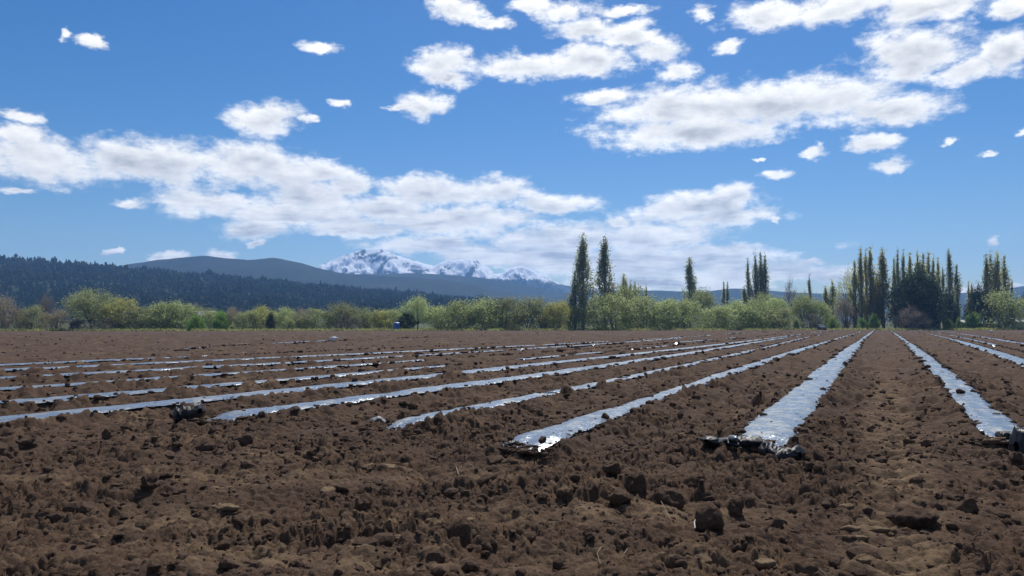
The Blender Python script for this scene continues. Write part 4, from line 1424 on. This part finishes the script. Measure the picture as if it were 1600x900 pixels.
# the lumps that stand out in the photograph
BIG = [
    (1105, 812, 46, 1.05, 'large round brown clod, biggest in the foreground below the black film bundle'),
    (1000, 768, 25, 1.9, 'upright dark slab of earth standing left of the large round clod'),
    (1152, 793, 30, 1.2, 'dark square clod touching the upper right of the large round clod'),
    (884, 770, 32, 1.0, 'tilted dark clod left of the upright dark slab'),
    (958, 733, 32, 0.85, 'pointed dark clod above the upright dark slab'),
    (1045, 778, 52, 0.8, 'long low dark clod between the upright slab and large round clod'),
    (968, 775, 40, 0.8, 'broad dark clod at the left foot of the upright slab'),
    (1092, 757, 34, 0.95, 'dark wedge clod with pale broken face above the large round clod'),
    (1102, 829, 22, 0.8, 'small tan clod just below the large round clod'),
    (1158, 843, 26, 0.95, 'dark clod below right of the large round clod'),
    (1426, 797, 74, 0.45, 'long flat dark slab above the pale crust patches at right'),
    (1414, 812, 40, 0.55, 'flat dark clod tucked under the long flat slab at right'),
    (1310, 747, 40, 0.6, 'low dark clod right of the black rolled film end'),
    (1264, 732, 22, 0.8, 'small dark clod just below the black rolled film end'),
    (1590, 724, 24, 1.0, 'round dark clod at the right edge below the black film'),
    (1320, 895, 38, 0.9, 'dark clod cut by the bottom edge right of the middle'),
    (320, 690, 46, 0.6, 'wide flat dark clod below the black open film end'),
    (40, 694, 32, 0.85, 'dark clod near the left edge under the nearest film strip'),
    (8, 700, 28, 1.0, 'dark clod cut by the left edge under the nearest film strip'),
    (168, 680, 16, 1.6, 'upright dark chunk under the nearest film strip at left'),
    (384, 690, 34, 0.6, 'flat dark clod right of the wide flat dark clod'),
    (567, 778, 30, 1.15, 'blocky dark clod with pale right face left of the middle'),
    (232, 765, 24, 1.0, 'dark lump in the left foreground beside smaller crumbs'),
    (350, 825, 46, 0.6, 'wide dark hollowed clod in the left foreground near the pale crust'),
    (415, 812, 32, 0.7, 'dark clod in the left foreground right of the wide hollowed one'),
    (465, 866, 30, 0.8, 'dark angular clod near the bottom edge left of the middle'),
    (762, 840, 20, 0.9, 'small dark clod in the bottom middle of the photo'),
    (920, 840, 20, 0.9, 'small round dark clod above the bent straw'),
]


def bigclod(px, py, wpx, asp, label, seed):
    q = on(px, py)
    half = 0.5 * wpx / F * q.y
    rz = random.uniform(0, 6.28)
    v = clod_shape(V3, seed, 11, 0.13, 1.0)
    c, s = math.cos(rz), math.sin(rz)
    v = np.stack([v[:, 0] * c - v[:, 1] * s, v[:, 0] * s + v[:, 1] * c, v[:, 2]], -1)
    ext = np.abs(v[:, 0]).max()
    v *= half / ext
    zr = v[:, 2].max() - v[:, 2].min()
    v[:, 2] *= (2 * half * asp * 0.95) / zr
    v[:, 2] += gnoise(v[:, 0] * 24 + seed, v[:, 1] * 24) * 0.026 + gnoise(v[:, 0] * 60 + seed, v[:, 1] * 60) * 0.010
    v[:, 0] += gnoise(v[:, 2] * 26 + seed, v[:, 1] * 26) * 0.024
    v[:, 1] += gnoise(v[:, 2] * 32 + seed, v[:, 0] * 32) * 0.018
    o = link('soil_clod', make_mesh('soil_clod', v, F3, [M_CLOD]), None, label, 'clod', 'large clods lying on the headland')
    o.location = (q.x, q.y, q.z + half * asp * 0.5)
    return o


for k, (px, py, wpx, asp, lab) in enumerate(BIG):
    bigclod(px, py, wpx, asp, lab, 500 + k)

# clods lying on the film
for k, (px, py, wpx, lab) in enumerate([(1158, 678, 15, 'small dark clod lying on the film beside the black bundle'),
                                        (1501, 616, 15, 'dark clod lying alone on the wide film strip at right'),
                                        (946, 655, 12, 'clod pressing on the edge of the crumpled film strip in the middle'),
                                        (848, 693, 16, 'clod lying on the crumpled start of the middle film strip')]):
    q = at(px, py, BED)
    o = link('soil_clod', make_mesh('soil_clod', clod_shape(ico(3)[0], 700 + k) * 0.5 * wpx / F * q.y, ico(3)[1], [M_CLOD]), None, lab, 'clod', 'clods lying on the film')
    o.location = (q.x, q.y, float(lie(q.x, q.y)) + BED + 0.3 * wpx / F * q.y)


def scatter(n, r0, r1, pw=2.0):
    """even over the ground between two distances in front of the camera"""
    th = rng.uniform(-math.radians(44), math.radians(44), n)
    r = (rng.random(n) * (r1 ** pw - r0 ** pw) + r0 ** pw) ** (1 / pw)
    return r * np.sin(th), r * np.cos(th)


# 290 clods one can pick out, parts of the field
def picked():
    x, y = scatter(900, 4.3, 12.5, 1.3)
    z, hgt, cov = soil_height(x, y, np.full_like(x, 0.015))
    dens = gnoise(x / 1.4 + 3, y / 1.1 + 8)
    ok = np.where((cov < 0.05) & (dens > -0.15))[0][:290]
    for k, i in enumerate(ok):
        o = link('clod', CLODM[k % len(CLODM)], field)
        s = float(np.clip(rng.lognormal(math.log(0.042), 0.42), 0.022, 0.10))
        o.location = (x[i], y[i], z[i] + float(lie(x[i], y[i])) + s * 0.05)
        o.scale = (s, s * rng.uniform(0.7, 1.1), s * rng.uniform(0.7, 1.1))
        o.rotation_euler = (rng.uniform(-.5, .5), rng.uniform(-.5, .5), rng.uniform(0, 6.28))


picked()


def crumb_cloud(n, r0, r1, smean, ssig, base_v, base_f, smin, smax, pw=1.2, forms=8, seed0=900):
    x, y = scatter(n, r0, r1, pw)
    z, hgt, cov = soil_height(x, y, np.hypot(x, y) * 0.0033)
    lieh = lie(x, y)
    clump = gnoise(x / 1.2 + 31, y / 0.9 + 12) + 0.5 * gnoise(x / 0.4, y / 0.4)
    ok = (cov < 0.02) & (clump > rng.uniform(-0.75, 0.35, n)) & (y < edge_y(x))
    x, y, z = x[ok], y[ok], (z + lieh)[ok]
    n = len(x)
    s = np.clip(rng.lognormal(math.log(smean), ssig, n), smin, smax)
    F_ = np.stack([clod_shape(base_v, seed0 + k, 7, 0.14) for k in range(forms)])
    pick = rng.integers(0, forms, n)
    a = rng.uniform(0, 6.28, n)
    tl = rng.uniform(-0.6, 0.6, (n, 2))
    P_ = F_[pick] * s[:, None, None] * rng.uniform(0.75, 1.25, (n, 1, 3))
    ca, sa = np.cos(a)[:, None], np.sin(a)[:, None]
    px, py, pz = P_[..., 0] * ca - P_[..., 1] * sa, P_[..., 0] * sa + P_[..., 1] * ca, P_[..., 2]
    cb, sb = np.cos(tl[:, :1]), np.sin(tl[:, :1])
    py, pz = py * cb - pz * sb, py * sb + pz * cb
    V = np.stack([px + x[:, None], py + y[:, None], pz + (z - s * 0.05)[:, None]], -1)
    m = base_v.shape[0]
    faces = (base_f[None] + (np.arange(n) * m)[:, None, None]).reshape(-1, 3)
    return V.reshape(-1, 3), faces


def join(parts):
    V, Fc, base = [], [], 0
    for v, f in parts:
        V.append(v)
        Fc.append(f + base)
        base += len(v)
    return np.concatenate(V), np.concatenate(Fc)


v, f = join([crumb_cloud(3000, 4.2, 12, 0.026, 0.5, V2, F2, 0.012, 0.085, 1.4),
             crumb_cloud(13000, 4.2, 12, 0.012, 0.4, V1, F1, 0.006, 0.030, 1.4, seed0=915),
             crumb_cloud(13000, 9, 24, 0.030, 0.45, V1, F1, 0.016, 0.095, 1.2, seed0=930),
             crumb_cloud(8000, 20, 70, 0.045, 0.40, V1, F1, 0.02, 0.11, 1.2, seed0=960),
             crumb_cloud(3500, 60, 165, 0.075, 0.35, V1, F1, 0.04, 0.14, 1.4, seed0=990)])
crumbs = link('crumbled_soil', make_mesh('crumbled_soil', v, f, [M_CLOD], smooth=False), field, kind='stuff')


# soil thrown over the edges of the film
def edge_crumbs():
    xs, ys, zs, sz = [], [], [], []
    for r in rows.values():
        n = int(min(900, (r.s1 - r.s0) * 10))
        s = r.s0 + (r.s1 - r.s0) * rng.random(n) ** 1.7
        w_ = row_w(r, s)
        sd = np.sign(rng.uniform(-1, 1, n))
        d = sd * (w_ + 0.03 + rng.normal(size=n) * 0.05)
        inside = rng.random(n) < 0.10
        d = np.where(inside, rng.uniform(-1, 1, n) * w_, d)
        ends = rng.random(n) < 0.16                          # shovelled over the end
        s = np.where(ends, r.s0 + np.abs(rng.normal(size=n)) * 0.10 - 0.02, s)
        d = np.where(ends, rng.uniform(-0.42, 0.42, n), d)
        t_ = row_t(r, s) + d
        x, y = s * RS + t_ * RC, s * RC - t_ * RS
        xs.append(x); ys.append(y)
        rp = np.clip((s - r.s0 + 0.35) / 1.1, 0, 1)
        zs.append(lie(x, y) + bed_profile(d) * rp * rp * (3 - 2 * rp))
        k = np.clip(rng.lognormal(math.log(0.03), 0.5, n), 0.01, 0.10) * np.clip(s / 18, 0.8, 1.6)
        sz.append(np.where(inside, k * 0.6, k))
    x, y, z, s = map(np.concatenate, (xs, ys, zs, sz))
    n = len(x)
    F_ = np.stack([clod_shape(V1, 1200 + k, 6, 0.14) for k in range(8)])
    P_ = F_[rng.integers(0, 8, n)] * s[:, None, None] * rng.uniform(0.75, 1.25, (n, 1, 3))
    V = P_ + np.stack([x, y, z + s * 0.2], -1)[:, None, :]
    faces = (F1[None] + (np.arange(n) * len(V1))[:, None, None]).reshape(-1, 3)
    return V.reshape(-1, 3), faces


v, f = edge_crumbs()
link('soil_on_film_edges', make_mesh('soil_on_film_edges', v, f, [M_CLOD], smooth=False), field, kind='stuff')


# ------------------------------------------------------------------ dry crust plates, straw and roots
def plate(px, py, wpx, dpx, seed, label, tilt):
    q = on(px, py)
    k = q.y / F
    n = 40
    an = np.linspace(0, 2 * np.pi, n, endpoint=False)
    rr = 1 + 0.30 * gnoise(np.cos(an) * 1.6 + seed, np.sin(an) * 1.6) + 0.16 * gnoise(np.cos(an) * 5 + seed, np.sin(an) * 5)
    X, Y = np.cos(an) * rr * wpx * k * 0.5, np.sin(an) * rr * dpx * k * q.y / CAM_H * 0.5 * 0.55
    rings = [0.0, 0.35, 0.65, 0.88, 1.0]
    V, Fc = [], []
    for sgn in (1, -1):
        for rg in rings[1:]:
            zz = 0.016 * gnoise(X * rg * 14 + seed, Y * rg * 14) + 0.010 * gnoise(X * rg * 40, Y * rg * 40 + seed)
            V.append(np.stack([X * rg, Y * rg, zz + (0.014 if sgn > 0 else -0.022) * (1 if rg < 1 else 0.4)], -1))
    V = np.concatenate(V + [np.array([[0, 0, 0.014], [0, 0, -0.022]])])
    m = len(rings) - 1
    for h_ in range(2):
        b0 = h_ * m * n
        for L in range(m - 1):
            for i in range(n):
                j = (i + 1) % n
                a = (b0 + L * n + i, b0 + L * n + j, b0 + (L + 1) * n + j, b0 + (L + 1) * n + i)
                Fc += [(a[0], a[2], a[1]), (a[0], a[3], a[2])] if h_ == 0 else [(a[0], a[1], a[2]), (a[0], a[2], a[3])]
        for i in range(n):
            j = (i + 1) % n
            Fc.append((2 * m * n + h_, b0 + i, b0 + j) if h_ == 0 else (2 * m * n + h_, b0 + j, b0 + i))
    for i in range(n):
        j = (i + 1) % n
        a, b_ = (m - 1) * n, (2 * m - 1) * n
        Fc += [(a + i, b_ + i, b_ + j), (a + i, b_ + j, a + j)]
    o = link('soil_crust', make_mesh('soil_crust', V, np.array(Fc), [M_CRUST], smooth=True), None, label, 'soil crust', 'pale dry crusts on the headland')
    o.location = (q.x, q.y, q.z + 0.002)
    o.rotation_euler = (math.radians(tilt), 0, random.uniform(-.3, .3))


for k, (px, py, wpx, dpx, lab, tl) in enumerate([
    (1352, 806, 66, 9, 'pale yellow crust plate below the long flat slab at right', 7),
    (1335, 819, 40, 6, 'smaller pale crust strip just below the large pale plate at right', 8),
    (1322, 776, 26, 5, 'thin pale crust left above the long flat slab at right', 8),
    (1352, 852, 26, 5, 'small tan crust piece in the lower right foreground', 6),
    (1390, 893, 40, 8, 'tan crust strip at the bottom edge right of the middle', 6),
    (592, 719, 72, 8, 'long tan crust plate left of the middle above the blocky clod', 6),
    (508, 713, 46, 5, 'thin tan crust left of the long tan plate', 7),
    (348, 780, 58, 8, 'pale crust patch in the left foreground right of crumbs', 6),
    (345, 757, 40, 4, 'thin flat crust ledge above the pale patch in the left foreground', 9),
    (512, 760, 22, 8, 'small tan slab standing left of the blocky dark clod', 14),
    (730, 800, 26, 6, 'pale crust piece in the lower middle foreground', 7),
    (626, 822, 22, 6, 'little pale crust left of the lower middle piece', 8),
    (97, 892, 26, 6, 'pale crust at the bottom edge in the left corner', 6),
    (745, 697, 30, 4, 'thin tan crust left of the crumpled film start', 8),
    (1195, 868, 34, 9, 'rounded tan crust in the lower foreground below the large round clod', 8),
]):
    plate(px, py, wpx, dpx, 40 + k * 3.3, lab, tl)


def stalk(name, pix, rad, m_, label, cat, lift=0.03):
    ln = []
    for k, (a, b_, up) in enumerate(pix):
        q = on(a, b_)
        ln.append(((q.x, q.y, q.z + lift + up), rad * (1 - 0.3 * k / len(pix))))
    v_, f_ = tubes(ln and [ln], 6)
    link(name, make_mesh(name, v_, f_, [m_]), None, label, cat, 'dry stalks and roots on the soil')


stalk('dry_straw', [(946, 851, .02), (939, 858, .05), (933, 866, .03), (938, 877, 0)], 0.0028, M_STRAW, 'bent reddish straw in the bottom foreground right of the middle', 'straw')
stalk('dry_straw', [(1033, 788, .02), (1040, 798, .03), (1047, 806, 0)], 0.0028, M_STRAW, 'straight straw left of the large round clod', 'straw')
stalk('dry_straw', [(713, 724, .06), (716, 732, .02), (718, 739, 0)], 0.006, M_STRAW, 'short pale stalk sticking up in the middle of the headland', 'straw')
stalk('pale_root', [(1095, 808, 0), (1088, 809, .04), (1085, 815, .05), (1086, 822, 0)], 0.006, M_ROOT, 'pale curled root at the lower left of the large round clod', 'root')
stalk('dry_straw', [(980, 848, .01), (975, 862, .01)], 0.0028, M_STRAW, 'thin straw lying right of the bent reddish straw', 'straw')
stalk('dry_straw', [(1280, 884, .02), (1287, 889, .02), (1296, 893, 0)], 0.0028, M_STRAW, 'pale straw at the bottom edge right of the middle', 'straw')

# a white sack left far out in the field
q = at(1549, 521)
v = clod_shape(V2, 77, 4, 0.12) * np.array([1.0, .7, .75]) * 0.38
o = link('white_sack', make_mesh('white_sack', v, F2, [M_ROOF]), None, 'white sack lying far out in the field at right', 'sack')
o.location = (q.x, q.y, q.z + 0.3)
q = at(522, 536)
o = link('white_sack', make_mesh('white_sack', v.copy(), F2, [M_ROOF]), None, 'pale sack lying far out in the field, left of the blue tank', 'sack')
o.location = (q.x, q.y, q.z + 0.3)
